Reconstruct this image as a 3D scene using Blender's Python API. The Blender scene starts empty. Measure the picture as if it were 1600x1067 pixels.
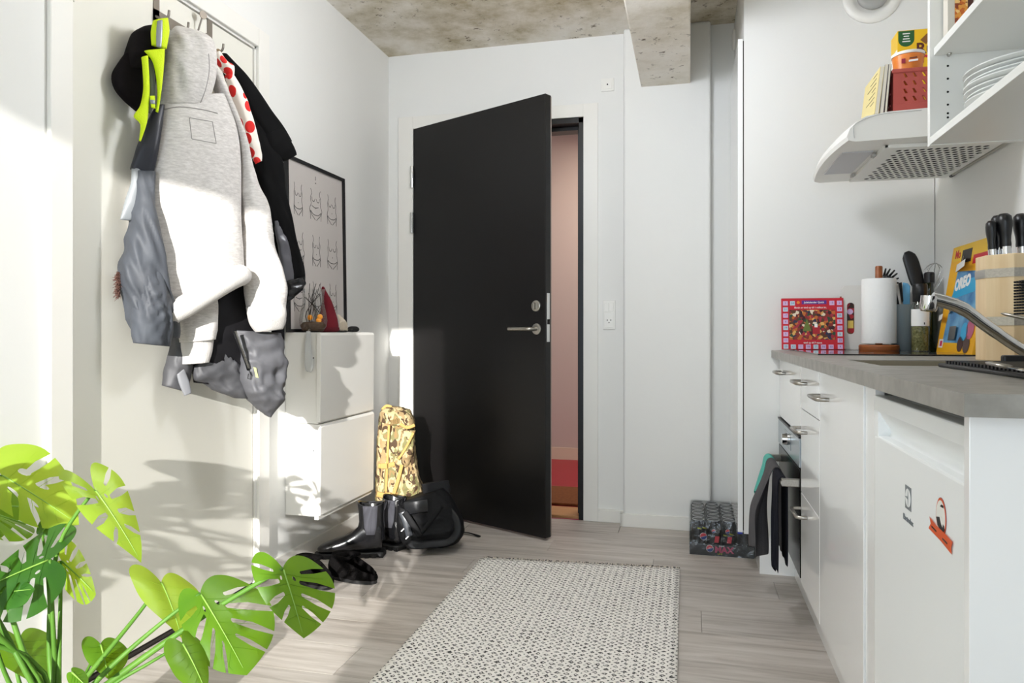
import bpy, bmesh, math, random
from mathutils import Vector, Matrix, noise, geometry
random.seed(7)
SC = bpy.context.scene
COL = SC.collection
# ------------------------------------------------------------------ camera
F = 1127.0; TH = math.atan(279 / F); CT, ST = math.cos(TH), math.sin(TH); CH = 0.98; HZ = 519.0
cam = bpy.data.objects.new('camera', bpy.data.cameras.new('camera')); COL.objects.link(cam)
cam.location = (0, 0, CH); cam.rotation_euler = (math.pi / 2, 0, TH)
cam.data.sensor_width = 36; cam.data.lens = F / 1600 * 36
cam.data.shift_y = -(533.5 - HZ) / 1600; cam.data.clip_start = .05
SC.camera = cam
# ------------------------------------------------------------------ light
w = bpy.data.worlds.new('sky'); SC.world = w; w.use_nodes = True
bg = w.node_tree.nodes['Background']; bg.inputs[0].default_value = (.62, .78, 1, 1); bg.inputs[1].default_value = 1.2
sun = bpy.data.objects.new('sun', bpy.data.lights.new('sun', 'SUN')); COL.objects.link(sun)
sun.data.energy = 6.4; sun.data.color = (1, .975, .94); sun.data.angle = math.radians(.55)
sun.rotation_euler = Vector((-.165, .98, -.23)).to_track_quat('-Z', 'Y').to_euler()
sun.location = (1, -6, 3)
win = bpy.data.objects.new('window_daylight', bpy.data.lights.new('window_daylight', 'AREA')); COL.objects.link(win)
win.data.shape = 'RECTANGLE'; win.data.size = 1.3; win.data.size_y = 2.2; win.data.energy = 20; win.data.color = (.80, .91, 1)
win.location = (-.8, -2.17, 1.25); win.rotation_euler = (math.pi / 2, 0, 0)
SC.view_settings.view_transform = 'Standard'; SC.view_settings.look = 'None'
SC.view_settings.gamma = 1; SC.view_settings.use_curve_mapping = False
SC.view_settings.exposure = .5
FILL_GLOW = 55                                      # glow of the fill pendant added in the hall
SC.cycles.max_bounces = 10; SC.cycles.diffuse_bounces = 6; SC.cycles.sample_clamp_indirect = 6

# ------------------------------------------------------------------ pixel to place
def ray(u, v):
    x = (u - 800) / F
    return Vector((-ST + x * CT, CT + x * ST, -(v - HZ) / F))
def onX(u, v, X): d = ray(u, v); return Vector((0, 0, CH)) + d * (X / d.x)
def onY(u, v, Y): d = ray(u, v); return Vector((0, 0, CH)) + d * (Y / d.y)
def onZ(u, v, Z=0): d = ray(u, v); return Vector((0, 0, CH)) + d * ((Z - CH) / d.z)
def at(u, v, t): return Vector((0, 0, CH)) + ray(u, v) * t
class Plane:                                    # a vertical plane through (x, y) with a horizontal normal
    def __init__(s, x, y, nx, ny):
        s.n = Vector((nx, ny, 0)).normalized(); s.p = Vector((x, y, 0)); s.h = Vector((-s.n.y, s.n.x, 0))
    def __call__(s, u, v, off=0):
        d = ray(u, v); t = (s.n.dot(s.p) + off) / s.n.dot(d); return Vector((0, 0, CH)) + d * t

# ------------------------------------------------------------------ materials
def lin(h):
    h = h.lstrip('#'); c = [int(h[i:i + 2], 16) / 255 for i in (0, 2, 4)]
    return tuple(x / 12.92 if x <= .04045 else ((x + .055) / 1.055) ** 2.4 for x in c) + (1,)
class NT:
    def __init__(s, name):
        s.m = bpy.data.materials.new(name); s.m.use_nodes = True; s.t = s.m.node_tree; s.n = s.t.nodes
        s.b = s.n['Principled BSDF']; s.out = s.n['Material Output']
    def node(s, typ, **kw):
        n = s.n.new(typ)
        for k, v in kw.items():
            if k.startswith('i_'): n.inputs[k[2:].replace('_', ' ')].default_value = v
            else: setattr(n, k, v)
        return n
    def link(s, a, b): s.t.links.new(a, b)
    def co(s, scale=(1, 1, 1), rot=(0, 0, 0), src='Object'):
        c = s.node('ShaderNodeTexCoord'); m = s.node('ShaderNodeMapping')
        m.inputs['Scale'].default_value = scale; m.inputs['Rotation'].default_value = rot
        s.link(c.outputs[src], m.inputs['Vector']); return m.outputs['Vector']
    def ramp(s, fac, stops, const=False):
        r = s.node('ShaderNodeValToRGB'); e = r.color_ramp.elements
        if const: r.color_ramp.interpolation = 'CONSTANT'
        while len(e) < len(stops): e.new(.5)
        for el, (p, c) in zip(e, stops): el.position = p; el.color = lin(c) if isinstance(c, str) else c
        s.link(fac, r.inputs[0]); return r.outputs[0]
    def bump(s, h, strength, dist=.01):
        b = s.node('ShaderNodeBump'); b.inputs['Strength'].default_value = strength; b.inputs['Distance'].default_value = dist
        s.link(h, b.inputs['Height']); s.link(b.outputs[0], s.b.inputs['Normal'])
def M(name, col, rough=.5, metal=0, var=None, bump=None, coat=0, spec=.5, emit=None, sheen=0):
    k = NT(name); b = k.b
    b.inputs['Base Color'].default_value = lin(col); b.inputs['Roughness'].default_value = rough
    b.inputs['Metallic'].default_value = metal; b.inputs['Coat Weight'].default_value = coat
    b.inputs['Coat Roughness'].default_value = .05; b.inputs['Specular IOR Level'].default_value = spec
    if sheen: b.inputs['Sheen Weight'].default_value = sheen
    if var:                                     # (scale vector, second colour)
        n = k.node('ShaderNodeTexNoise', i_Scale=1.0, i_Detail=4.0); k.link(k.co(var[0]), n.inputs['Vector'])
        k.link(k.ramp(n.outputs[0], [(.3, col), (.7, var[1])]), b.inputs['Base Color'])
    if bump:                                    # (scale vector, strength)
        n = k.node('ShaderNodeTexNoise', i_Scale=1.0, i_Detail=5.0); k.link(k.co(bump[0]), n.inputs['Vector'])
        k.bump(n.outputs[0], bump[1], .004)
    if emit: b.inputs['Emission Color'].default_value = lin(col); b.inputs['Emission Strength'].default_value = emit
    return k.m
def concrete_mat(name='raw_concrete', stops=((.36, '#a89b7f'), (.45, '#c6bda9'), (.54, '#dbd4c7'), (.64, '#e6e1d8'))):
    k = NT(name); n1 = k.node('ShaderNodeTexNoise', i_Scale=2.6, i_Detail=8.0, i_Roughness=.66); k.link(k.co(), n1.inputs['Vector'])
    c1 = k.ramp(n1.outputs[0], list(stops))
    n2 = k.node('ShaderNodeTexNoise', i_Scale=19.0, i_Detail=6.0, i_Roughness=.7); k.link(k.co(), n2.inputs['Vector'])
    spots = k.ramp(n2.outputs[0], [(.585, (0, 0, 0, 1)), (.66, (1, 1, 1, 1))])
    n3 = k.node('ShaderNodeTexNoise', i_Scale=3.4, i_Detail=3.0); k.link(k.co((1, 1, 1), (0, 0, 1)), n3.inputs['Vector'])
    mask = k.ramp(n3.outputs[0], [(.46, (0, 0, 0, 1)), (.6, (1, 1, 1, 1))])
    mu = k.node('ShaderNodeMath', operation='MULTIPLY'); k.link(spots, mu.inputs[0]); k.link(mask, mu.inputs[1])
    mx = k.node('ShaderNodeMix', data_type='RGBA'); k.link(mu.outputs[0], mx.inputs['Factor']); k.link(c1, mx.inputs['A'])
    mx.inputs['B'].default_value = lin('#5a4934'); k.link(mx.outputs['Result'], k.b.inputs['Base Color'])
    k.b.inputs['Roughness'].default_value = .85; k.bump(n2.outputs[0], .35, .006); return k.m
def plank_mat():
    k = NT('grey_oak_plank'); oi = k.node('ShaderNodeObjectInfo')
    ad = k.node('ShaderNodeVectorMath', operation='ADD'); k.link(k.co((1.6, 17, 5)), ad.inputs[0])
    ml = k.node('ShaderNodeMath', operation='MULTIPLY'); ml.inputs[1].default_value = 37; k.link(oi.outputs['Random'], ml.inputs[0])
    k.link(ml.outputs[0], ad.inputs[1])
    n = k.node('ShaderNodeTexNoise', i_Scale=1.6, i_Detail=7.0, i_Roughness=.62, i_Distortion=.6); k.link(ad.outputs[0], n.inputs['Vector'])
    c = k.ramp(n.outputs[0], [(.28, '#968d84'), (.46, '#b6aea6'), (.6, '#c5beb7'), (.75, '#d2ccc6')])
    mx = k.node('ShaderNodeMix', data_type='RGBA', blend_type='MULTIPLY'); mx.inputs['Factor'].default_value = 1; k.link(c, mx.inputs['A'])
    k.link(k.ramp(oi.outputs['Random'], [(0, (.86, .86, .86, 1)), (1, (1.06, 1.05, 1.04, 1))]), mx.inputs['B'])
    k.link(mx.outputs['Result'], k.b.inputs['Base Color'])
    k.b.inputs['Roughness'].default_value = .42; k.bump(n.outputs[0], .12, .002); return k.m
def camo_mat():
    k = NT('camouflage_fabric'); n0 = k.node('ShaderNodeTexNoise', i_Scale=22.0, i_Detail=2.0); k.link(k.co((1, 1, .55)), n0.inputs['Vector'])
    v = k.node('ShaderNodeTexNoise', i_Scale=30.0, i_Detail=3.0, i_Distortion=1.2); k.link(k.co((1, 1, .6), (.3, .2, .4)), v.inputs['Vector'])
    a = k.ramp(n0.outputs[0], [(0, '#97805a'), (.45, '#b8a37a'), (.54, '#757048'), (.62, '#8a7048')], True)
    b = k.ramp(v.outputs[0], [(0, (0, 0, 0, 1)), (.56, (1, 1, 1, 1))], True)
    mx = k.node('ShaderNodeMix', data_type='RGBA'); k.link(b, mx.inputs['Factor']); k.link(a, mx.inputs['A']); mx.inputs['B'].default_value = lin('#45321f')
    k.link(mx.outputs['Result'], k.b.inputs['Base Color']); k.b.inputs['Roughness'].default_value = .85; k.bump(v.outputs[0], .5, .01); return k.m
def rug_mat():
    k = NT('woven_rug'); co = k.co((1, 1, 1))
    sx = k.node('ShaderNodeSeparateXYZ'); k.link(co, sx.inputs[0])
    def tri(src, scale):
        m = k.node('ShaderNodeMath', operation='MULTIPLY'); m.inputs[1].default_value = scale; k.link(src, m.inputs[0])
        p = k.node('ShaderNodeMath', operation='PINGPONG'); p.inputs[1].default_value = .5; k.link(m.outputs[0], p.inputs[0]); return p.outputs[0]
    ad = k.node('ShaderNodeMath', operation='ADD'); k.link(tri(sx.outputs[0], 38), ad.inputs[0]); k.link(tri(sx.outputs[1], 38), ad.inputs[1])
    nz = k.node('ShaderNodeTexNoise', i_Scale=120.0, i_Detail=3.0); k.link(co, nz.inputs['Vector'])
    nb = k.node('ShaderNodeTexNoise', i_Scale=7.0, i_Detail=2.0); k.link(co, nb.inputs['Vector'])
    a2 = k.node('ShaderNodeMath', operation='MULTIPLY_ADD'); a2.inputs[1].default_value = .75; k.link(nz.outputs[0], a2.inputs[0]); k.link(ad.outputs[0], a2.inputs[2])
    a3 = k.node('ShaderNodeMath', operation='MULTIPLY_ADD'); a3.inputs[1].default_value = .25; k.link(nb.outputs[0], a3.inputs[0]); k.link(a2.outputs[0], a3.inputs[2])
    pp = k.node('ShaderNodeMath', operation='PINGPONG'); pp.inputs[1].default_value = .36; k.link(a3.outputs[0], pp.inputs[0])
    k.link(k.ramp(pp.outputs[0], [(.06, '#3a3836'), (.13, '#eeeae4')]), k.b.inputs['Base Color'])
    k.b.inputs['Roughness'].default_value = .95; k.bump(a2.outputs[0], .6, .004); return k.m
def cherry_mat():
    k = NT('cherry_print_fabric'); v = k.node('ShaderNodeTexVoronoi', i_Scale=27.0, i_Randomness=.6); k.link(k.co((1, 1, .8)), v.inputs['Vector'])
    c = k.ramp(v.outputs['Distance'], [(0, '#d8201c'), (.43, '#eee6dc')], True)
    v2 = k.node('ShaderNodeTexVoronoi', i_Scale=9.0); k.link(k.co((1, 1, .4), (.2, .4, .3)), v2.inputs['Vector'])
    mx = k.node('ShaderNodeMix', data_type='RGBA'); k.link(k.ramp(v2.outputs['Distance'], [(0, (1, 1, 1, 1)), (.17, (0, 0, 0, 1))], True), mx.inputs['Factor'])
    k.link(c, mx.inputs['A']); mx.inputs['B'].default_value = lin('#26355f'); k.link(mx.outputs['Result'], k.b.inputs['Base Color'])
    k.b.inputs['Roughness'].default_value = .8; return k.m
def leaf_mat(name, a, b, tr, tmix):
    k = NT(name); n = k.node('ShaderNodeTexNoise', i_Scale=9.0, i_Detail=3.0); k.link(k.co(), n.inputs['Vector'])
    c = k.ramp(n.outputs[0], [(.3, a), (.7, b)]); k.link(c, k.b.inputs['Base Color']); k.b.inputs['Roughness'].default_value = .34
    t = k.node('ShaderNodeBsdfTranslucent'); t.inputs[0].default_value = lin(tr)
    mx = k.node('ShaderNodeMixShader'); mx.inputs[0].default_value = tmix
    k.link(k.b.outputs[0], mx.inputs[1]); k.link(t.outputs[0], mx.inputs[2]); k.link(mx.outputs[0], k.out.inputs[0]); return k.m
def clear_mat(name, col='#ffffff', gloss=.1, rough=.02, bump=None, fres=.6):
    k = NT(name); t = k.node('ShaderNodeBsdfTransparent'); t.inputs[0].default_value = lin(col)
    g = k.node('ShaderNodeBsdfGlossy'); g.inputs['Roughness'].default_value = rough
    lw = k.node('ShaderNodeLayerWeight', i_Blend=.25)
    ma = k.node('ShaderNodeMath', operation='MULTIPLY_ADD'); ma.inputs[1].default_value = fres; ma.inputs[2].default_value = gloss; k.link(lw.outputs['Fresnel'], ma.inputs[0])
    mx = k.node('ShaderNodeMixShader'); k.link(ma.outputs[0], mx.inputs[0]); k.link(t.outputs[0], mx.inputs[1]); k.link(g.outputs[0], mx.inputs[2])
    if bump:
        n = k.node('ShaderNodeTexNoise', i_Scale=bump, i_Detail=3.0); k.link(k.co(), n.inputs['Vector'])
        bb = k.node('ShaderNodeBump', i_Strength=.9, i_Distance=.02); k.link(n.outputs[0], bb.inputs['Height']); k.link(bb.outputs[0], g.inputs['Normal'])
    k.link(mx.outputs[0], k.out.inputs[0]); return k.m
def picture_mat(name, scale, stops, src='Object'):
    k = NT(name); v = k.node('ShaderNodeTexVoronoi', i_Scale=scale); k.link(k.co(src=src), v.inputs['Vector'])
    sp = k.node('ShaderNodeSeparateColor'); k.link(v.outputs['Color'], sp.inputs[0])
    k.link(k.ramp(sp.outputs[0], stops, True), k.b.inputs['Base Color']); k.b.inputs['Roughness'].default_value = .4; return k.m

WALL = M('white_wall_paint', '#e7e7e4', .75, bump=((60, 60, 60), .05))
PLASTER = M('rough_white_plaster', '#e7e7e4', .8, bump=((9, 9, 9), .5))
DOORW = M('white_satin_paint', '#e4e2d8', .38)
TRIM = M('white_trim_paint', '#eae8e2', .4)
GLOSSW = M('white_gloss_laminate', '#f7f7f6', .12, coat=.5)
WHITE = M('white_melamine', '#ecece8', .35)
PLASTW = M('white_plastic', '#ecebe6', .35)
CONC = concrete_mat(); CONCB = concrete_mat('pale_concrete', ((.34, '#c6bca6'), (.45, '#ddd6c8'), (.55, '#e8e2d7'), (.68, '#eeeae2')))
PLANK = plank_mat()
BLACKDOOR = M('black_lacquer', '#0e0d0e', .36, var=((2, 2, 2), '#121010'), spec=.35)
BLACK = M('black_matt', '#131315', .6)
BLACKP = M('black_plastic', '#121214', .38)
STEEL = M('brushed_steel', '#b9b5ad', .28, 1, var=((200, 4, 200), '#a5a199'))
CHROME = M('chrome', '#d8d8d8', .07, 1)
GREYMET = M('grey_metal', '#8d857c', .4, .6)
HOLE = M('dark_hole', '#0c0b0b', .9)
LAMIN = M('grey_concrete_laminate', '#86837c', .42, var=((26, 26, 26), '#a09d97'))
# ------------------------------------------------------------------ mesh helpers
class MB:
    def __init__(s): s.v = []; s.f = []
    def add(s, vs, fs):
        o = len(s.v); s.v += [tuple(p) for p in vs]; s.f += [tuple(i + o for i in f) for f in fs]; return s
    def obox(s, c, a, b, d):
        c, a, b, d = Vector(c), Vector(a), Vector(b), Vector(d)
        vs = [c + a * i + b * j + d * k for i in (-1, 1) for j in (-1, 1) for k in (-1, 1)]
        fs = [(0, 1, 3, 2), (4, 6, 7, 5), (0, 4, 5, 1), (2, 3, 7, 6), (0, 2, 6, 4), (1, 5, 7, 3)]
        if a.cross(b).dot(d) < 0: fs = [f[::-1] for f in fs]
        return s.add(vs, fs)
    def box(s, x0, x1, y0, y1, z0, z1):
        return s.obox(((x0 + x1) / 2, (y0 + y1) / 2, (z0 + z1) / 2), ((x1 - x0) / 2, 0, 0), (0, (y1 - y0) / 2, 0), (0, 0, (z1 - z0) / 2))
    def rings(s, rs, cap=True, closed=True):
        n = len(rs[0]); vs = [p for r in rs for p in r]; fs = []
        for i in range(len(rs) - 1):
            for j in range(n if closed else n - 1):
                k = (j + 1) % n; fs.append((i * n + j, i * n + k, (i + 1) * n + k, (i + 1) * n + j))
        if cap: fs.append(tuple(range(n))[::-1]); fs.append(tuple((len(rs) - 1) * n + j for j in range(n)))
        return s.add(vs, fs)
    def tube(s, pts, r, n=10, cap=True, flat=1.0, up=None):
        pts = [Vector(p) for p in pts]; rr = r if isinstance(r, (list, tuple)) else [r] * len(pts); rs = []
        t0 = (pts[1] - pts[0]).normalized(); ref = Vector(up) if up else (Vector((0, 0, 1)) if abs(t0.z) < .9 else Vector((1, 0, 0)))
        a = t0.cross(ref).normalized()
        for i, p in enumerate(pts):
            t = (pts[min(i + 1, len(pts) - 1)] - pts[max(i - 1, 0)]).normalized()
            a = (a - t * a.dot(t)).normalized(); b = a.cross(t)
            rs.append([p + (a * math.cos(2 * math.pi * j / n) + b * math.sin(2 * math.pi * j / n) * flat) * rr[i] for j in range(n)])
        rs = [q[::-1] for q in rs]
        return s.rings(rs, cap)
    def lathe(s, prof, c, n=24, axis=(0, 0, 1), cap=True):
        ax = Vector(axis).normalized(); a = ax.orthogonal().normalized(); b = ax.cross(a); c = Vector(c)
        rs = [[c + ax * z + (a * math.cos(2 * math.pi * j / n) + b * math.sin(2 * math.pi * j / n)) * max(r, 1e-4) for j in range(n)] for r, z in prof]
        return s.rings(rs, cap)
    def prism(s, poly, ext):
        ext = Vector(ext); a = [Vector(p) for p in poly]; nrm = sum(((a[i] - a[0]).cross(a[(i + 1) % len(a)] - a[0]) for i in range(1, len(a))), Vector())
        if nrm.dot(ext) > 0: a = a[::-1]; 
        n = len(a); fs = [tuple(range(n)), tuple(range(2 * n - 1, n - 1, -1))] + [(i, i + n, (i + 1) % n + n, (i + 1) % n) for i in range(n)]
        return s.add(a + [p + ext for p in a], [f[::-1] if False else f for f in fs])
    def build(s, name, mat, parent=None, smooth=False, bevel=0, seg=2, solid=0, sub=0, angle=None):
        me = bpy.data.meshes.new(name); me.from_pydata(s.v, [], s.f); me.update()
        bm = bmesh.new(); bm.from_mesh(me); bmesh.ops.recalc_face_normals(bm, faces=bm.faces); bm.to_mesh(me); bm.free()
        if smooth: me.polygons.foreach_set('use_smooth', [True] * len(me.polygons))
        me.materials.append(mat); o = bpy.data.objects.new(name, me); COL.objects.link(o)
        if smooth and angle: 
            md = me; md.set_sharp_from_angle(angle=math.radians(angle))
        if bevel:
            m = o.modifiers.new('edge', 'BEVEL'); m.width = bevel; m.segments = seg; m.limit_method = 'ANGLE'; m.angle_limit = math.radians(40)
        if solid: m = o.modifiers.new('thick', 'SOLIDIFY'); m.thickness = solid; m.offset = 0
        if sub: m = o.modifiers.new('sub', 'SUBSURF'); m.levels = sub; m.render_levels = sub
        return put(o, parent)
def wpos(o):
    p = Vector(o.location)
    while o.parent: o = o.parent; p = p + Vector(o.location) if o.type == 'EMPTY' else p
    return p
def put(o, parent):
    if parent is not None:
        o.parent = parent; r = parent
        while r.parent: r = r.parent
        o.matrix_parent_inverse = Matrix.Translation(-Vector(r.location)) if parent is r else Matrix.Identity(4)
    return o
def tag(o, label, cat, group=None):
    o['label'] = label; o['category'] = cat
    if group: o['group'] = group
    return o
def thing(name, label, cat, loc=(0, 0, 0), group=None):
    o = bpy.data.objects.new(name, None); COL.objects.link(o); o.location = loc; o.empty_display_size = .05
    return tag(o, label, cat, group)
def struct(o, label=None, cat=None):
    o['kind'] = 'structure'
    if label: tag(o, label, cat or 'room part')
    return o
def copytree(o, loc, label=None):               # one thing and its parts, moved to a new base
    c = o.copy(); COL.objects.link(c); c.location = loc
    if label: c['label'] = label
    for ch in o.children:
        k = ch.copy(); COL.objects.link(k); k.parent = c
        for g in ch.children:
            q = g.copy(); COL.objects.link(q); q.parent = k
    return c
def text(name, body, size, org, xd, yd, mat, parent, align='CENTER', ext=.0004, bold=0, sx=1):
    cu = bpy.data.curves.new(name, 'FONT'); cu.body = body; cu.size = size; cu.align_x = align; cu.align_y = 'CENTER'; cu.extrude = ext; cu.offset = bold
    cu.resolution_u = 3; cu.materials.append(mat); o = bpy.data.objects.new(name, cu); COL.objects.link(o)
    x, y = Vector(xd).normalized(), Vector(yd).normalized(); z = x.cross(y)
    m = Matrix((x * sx, y, z)).transposed().to_4x4(); m.translation = Vector(org)
    me = bpy.data.meshes.new_from_object(o); bpy.data.objects.remove(o); me.transform(m); me.name = name
    o = bpy.data.objects.new(name, me); COL.objects.link(o); return put(o, parent)
def fill(outline, holes=(), inner=()):          # flat triangulation of an outline with holes: points, triangles
    pts = []; edges = []
    for lp in [outline] + list(holes):
        o = len(pts); pts += [Vector(p) for p in lp]; edges += [(o + i, o + (i + 1) % len(lp)) for i in range(len(lp))]
    pts += [Vector(p) for p in inner]
    r = geometry.delaunay_2d_cdt(pts, edges, [], 0, 1e-6); vs, ts = r[0], r[2]
    def ins(p, poly):
        c = False; j = len(poly) - 1
        for i in range(len(poly)):
            a, b = poly[i], poly[j]
            if (a[1] > p.y) != (b[1] > p.y) and p.x < (b[0] - a[0]) * (p.y - a[1]) / (b[1] - a[1]) + a[0]: c = not c
            j = i
        return c
    keep = []
    for t in ts:
        c = (vs[t[0]] + vs[t[1]] + vs[t[2]]) / 3
        if ins(c, outline) and not any(ins(c, h) for h in holes): keep.append(tuple(t))
    return vs, keep
def smoothline(pts, n):
    pts = [Vector(p) for p in pts]; L = [0]
    for a, b in zip(pts, pts[1:]): L.append(L[-1] + (b - a).length)
    out = []
    for k in range(n):
        d = L[-1] * k / (n - 1); i = 0
        while i < len(pts) - 2 and L[i + 1] < d: i += 1
        t = (d - L[i]) / max(L[i + 1] - L[i], 1e-9)
        p0, p1, p2, p3 = pts[max(i - 1, 0)], pts[i], pts[i + 1], pts[min(i + 2, len(pts) - 1)]
        out.append(.5 * ((2 * p1) + (p2 - p0) * t + (2 * p0 - 5 * p1 + 4 * p2 - p3) * t * t + (3 * p1 - p0 - 3 * p2 + p3) * t ** 3))
    return out
def ip(tab, t):
    if not isinstance(tab, (list, tuple)): return tab
    x = t * (len(tab) - 1); i = min(int(x), len(tab) - 2); return tab[i] + (tab[i + 1] - tab[i]) * (x - i)
def garment(mb, L, R, nrm, thick, rows=40, n=48, amp=.008, fs=22, fz=3, seed=0, pw=.75, back=.35):
    """A hanging tube of cloth lofted between two side lines, with folds running down it."""
    L = smoothline(L, rows); R = smoothline(R, rows); nrm = Vector(nrm).normalized(); rs = []
    for k in range(rows):
        t = k / (rows - 1); c = (L[k] + R[k]) / 2; h = (R[k] - L[k]) / 2; th = ip(thick, t); hd = h.normalized(); ring = []
        for j in range(n):
            p = 2 * math.pi * j / n; ca, sa = math.cos(p), math.sin(p)
            a = math.copysign(abs(ca) ** pw, ca); b = math.copysign(abs(sa) ** pw, sa)
            th2 = th if b > 0 else th * back
            q = c + h * a + nrm * (th2 * b)
            s = h.length * a
            f = 1 - abs(noise.noise(Vector((s * fs, q.z * fz + seed, seed * 3.1)))) * 2
            f2 = noise.noise(Vector((s * fs * .4 + 9, q.z * fz * 1.7, seed * 1.7 + b))) + .5 * (1 - 2 * abs(noise.noise(Vector((s * fs * 1.7 + q.z * fs * .5, q.z * fz * 2.3, seed + 4.4)))))
            e = min(1, h.length / .03)
            q += (nrm * b + hd * a * .5) * (f * .6 + f2) * ip(amp, t) * e
            ring.append(q)
        rs.append(ring)
    return mb.rings(rs)
def snap(o, u, v, off=.001):                   # where the sight line through a pixel meets the surface of o
    from mathutils.bvhtree import BVHTree
    k = o.data.name; me = o.data
    if k not in BV: BV[k] = BVHTree.FromPolygons([p.co for p in me.vertices], [tuple(f.vertices) for f in me.polygons])
    h = BV[k].ray_cast(Vector((0, 0, CH)), ray(u, v)); p = h[0] if h[0] is not None else BV[k].find_nearest(at(u, v, 2.5))[0]
    return p - ray(u, v).normalized() * off
BV = {}
def arc(c, r, a0, a1, n, ax, ay):
    c, ax, ay = Vector(c), Vector(ax), Vector(ay)
    return [c + ax * r * math.cos(math.radians(a0 + (a1 - a0) * i / n)) + ay * r * math.sin(math.radians(a0 + (a1 - a0) * i / n)) for i in range(n + 1)]
X, Y, Z = Vector((1, 0, 0)), Vector((0, 1, 0)), Vector((0, 0, 1))
# ================================================================== the room
XL, XR, YB, YF, ZC = -1.635, .911, 3.74, -2.2, 2.515
fl = struct(MB().box(XL - .2, XR + .25, YF - .2, YB + .02, -.12, -.006).build('floor', M('screed', '#77706a', .8)), 'grey oak plank floor', 'floor')
pw, pl = .185, 1.22; row = 0; y = YF + .01
while y < YB:
    x = XL + .001 - (row * .47 % pl)
    while x < XR:
        a, b = max(x, XL + .001), min(x + pl, XR)
        if b - a > .02:
            MB().box(a + .0006, b - .0006, y + .0006, min(y + pw, YB) - .0006, -.006, 0).build('plank', PLANK, fl, bevel=.0006, seg=1)
        x += pl
    y += pw; row += 1
struct(MB().box(XL - .2, XR + .25, YF - .2, YB + .22, ZC, ZC + .2).build('ceiling', CONC), 'raw stained concrete ceiling slab', 'ceiling')
struct(MB().box(-.242, 0, YF, YB - .055, 2.213, ZC + .01).build('ceiling_beam', CONCB, bevel=.006), 'raw concrete beam hanging below the ceiling', 'beam')
# left wall with its door opening
DY0, DY1, DZ = 1.61, 2.475, 2.085
struct(MB().box(XL - .2, XL, YF - .2, DY0, 0, ZC).box(XL - .2, XL, DY1, YB + .22, 0, ZC).box(XL - .2, XL, DY0, DY1, DZ, ZC)
       .build('wall_left', WALL), 'white painted wall holding the white side door', 'wall')
# back wall with the entrance opening
EX0, EX1, EZ = -1.49, -.537, 2.105
struct(MB().box(XL, EX0, YB, YB + .22, 0, ZC).box(EX1, XR + .25, YB, YB + .22, 0, ZC).box(EX0, EX1, YB, YB + .22, EZ, ZC)
       .build('wall_back', WALL), 'white painted wall holding the black entrance door', 'wall')
struct(MB().box(-.33, .096, YB - .062, YB, 0, ZC).build('wall_pilaster', PLASTER, bevel=.012, seg=3), 'rough white plastered pilaster carrying the concrete beam', 'pilaster')
struct(MB().box(XR, XR + .25, YF - .2, YB, 0, ZC).build('wall_right', WALL), 'white painted wall behind the kitchen worktop', 'wall')
WX0, WX1, WZ0, WZ1 = -1.6, -.22, .06, 2.455
fr = struct(MB().box(XL - .2, WX0, YF - .2, YF, 0, ZC).box(WX1, XR + .25, YF - .2, YF, 0, ZC).box(WX0, WX1, YF - .2, YF, WZ1, ZC).box(WX0, WX1, YF - .2, YF, 0, WZ0)
            .build('wall_front', WALL), 'white wall with the tall sunlit window', 'wall')
wn = struct(thing('window_1', 'tall white framed window letting in the sun', 'window', (-.9, YF - .1, WZ0)))
m = MB()
for a, b in ((WX0, WX0 + .05), (WX1 - .05, WX1)): m.box(a, b, YF - .13, YF - .07, WZ0, WZ1)
for a, b in ((WZ0, WZ0 + .06), (WZ1 - .05, WZ1)): m.box(WX0, WX1, YF - .13, YF - .07, a, b)
m.build('window_frame', TRIM, wn)
MB().box(WX0 + .05, WX1 - .05, YF - .103, YF - .097, WZ0 + .06, WZ1 - .05).build('pane', clear_mat('window_glass', gloss=.02), wn)
# skirting
bb = .066
struct(MB().box(-.466, -.33, YB - .015, YB, 0, bb).build('baseboard_back', TRIM, bevel=.002), 'low white skirting right beside the entrance door casing', 'skirting')
struct(MB().box(-.345, .108, YB - .077, YB - .062, 0, bb).box(-.345, -.33, YB - .077, YB - .0155, 0, bb).box(.096, .108, YB - .0765, YB, 0, bb).build('baseboard_pilaster', TRIM, bevel=.002), 'low white skirting around the plastered pilaster', 'skirting')
struct(MB().box(.1085, .2, YB - .015, YB, 0, bb).build('baseboard_niche', TRIM, bevel=.002), 'low white skirting in the niche behind the drinks pack', 'skirting')
struct(MB().box(XL, XL + .015, DY1 + .075, YB, 0, bb).build('baseboard_left', TRIM, bevel=.002), 'low white skirting below the wall mounted shoe cabinet', 'skirting')
# side door
d2 = struct(thing('door_2', 'closed white side door with clothes hung over it', 'door', (XL, (DY0 + DY1) / 2, 0)))
MB().box(XL - .046, XL - .006, DY0 + .012, DY1 - .012, .014, DZ - .012).build('leaf', DOORW, d2, bevel=.002)
cw = .072
MB().box(XL, XL + .014, DY0 - cw, DY0, 0, DZ + cw).build('casing', TRIM, d2, bevel=.003)
MB().box(XL, XL + .014, DY1, DY1 + cw, 0, DZ + cw).build('casing', TRIM, d2, bevel=.003)
MB().box(XL, XL + .014, DY0, DY1, DZ, DZ + cw).build('casing', TRIM, d2, bevel=.003)
MB().box(XL - .12, XL - .001, DY0, DY0 + .008, 0, DZ).box(XL - .12, XL - .001, DY1 - .008, DY1, 0, DZ).box(XL - .12, XL - .001, DY0, DY1, DZ - .008, DZ).box(XL - .13, XL - .12, DY0, DY1, 0, DZ).build('jamb', TRIM, d2)
MB().box(XL - .12, XL - .002, DY0, DY1, 0, .01).build('door_sill', M('dark_sill', '#2a2622', .5), d2)
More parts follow.
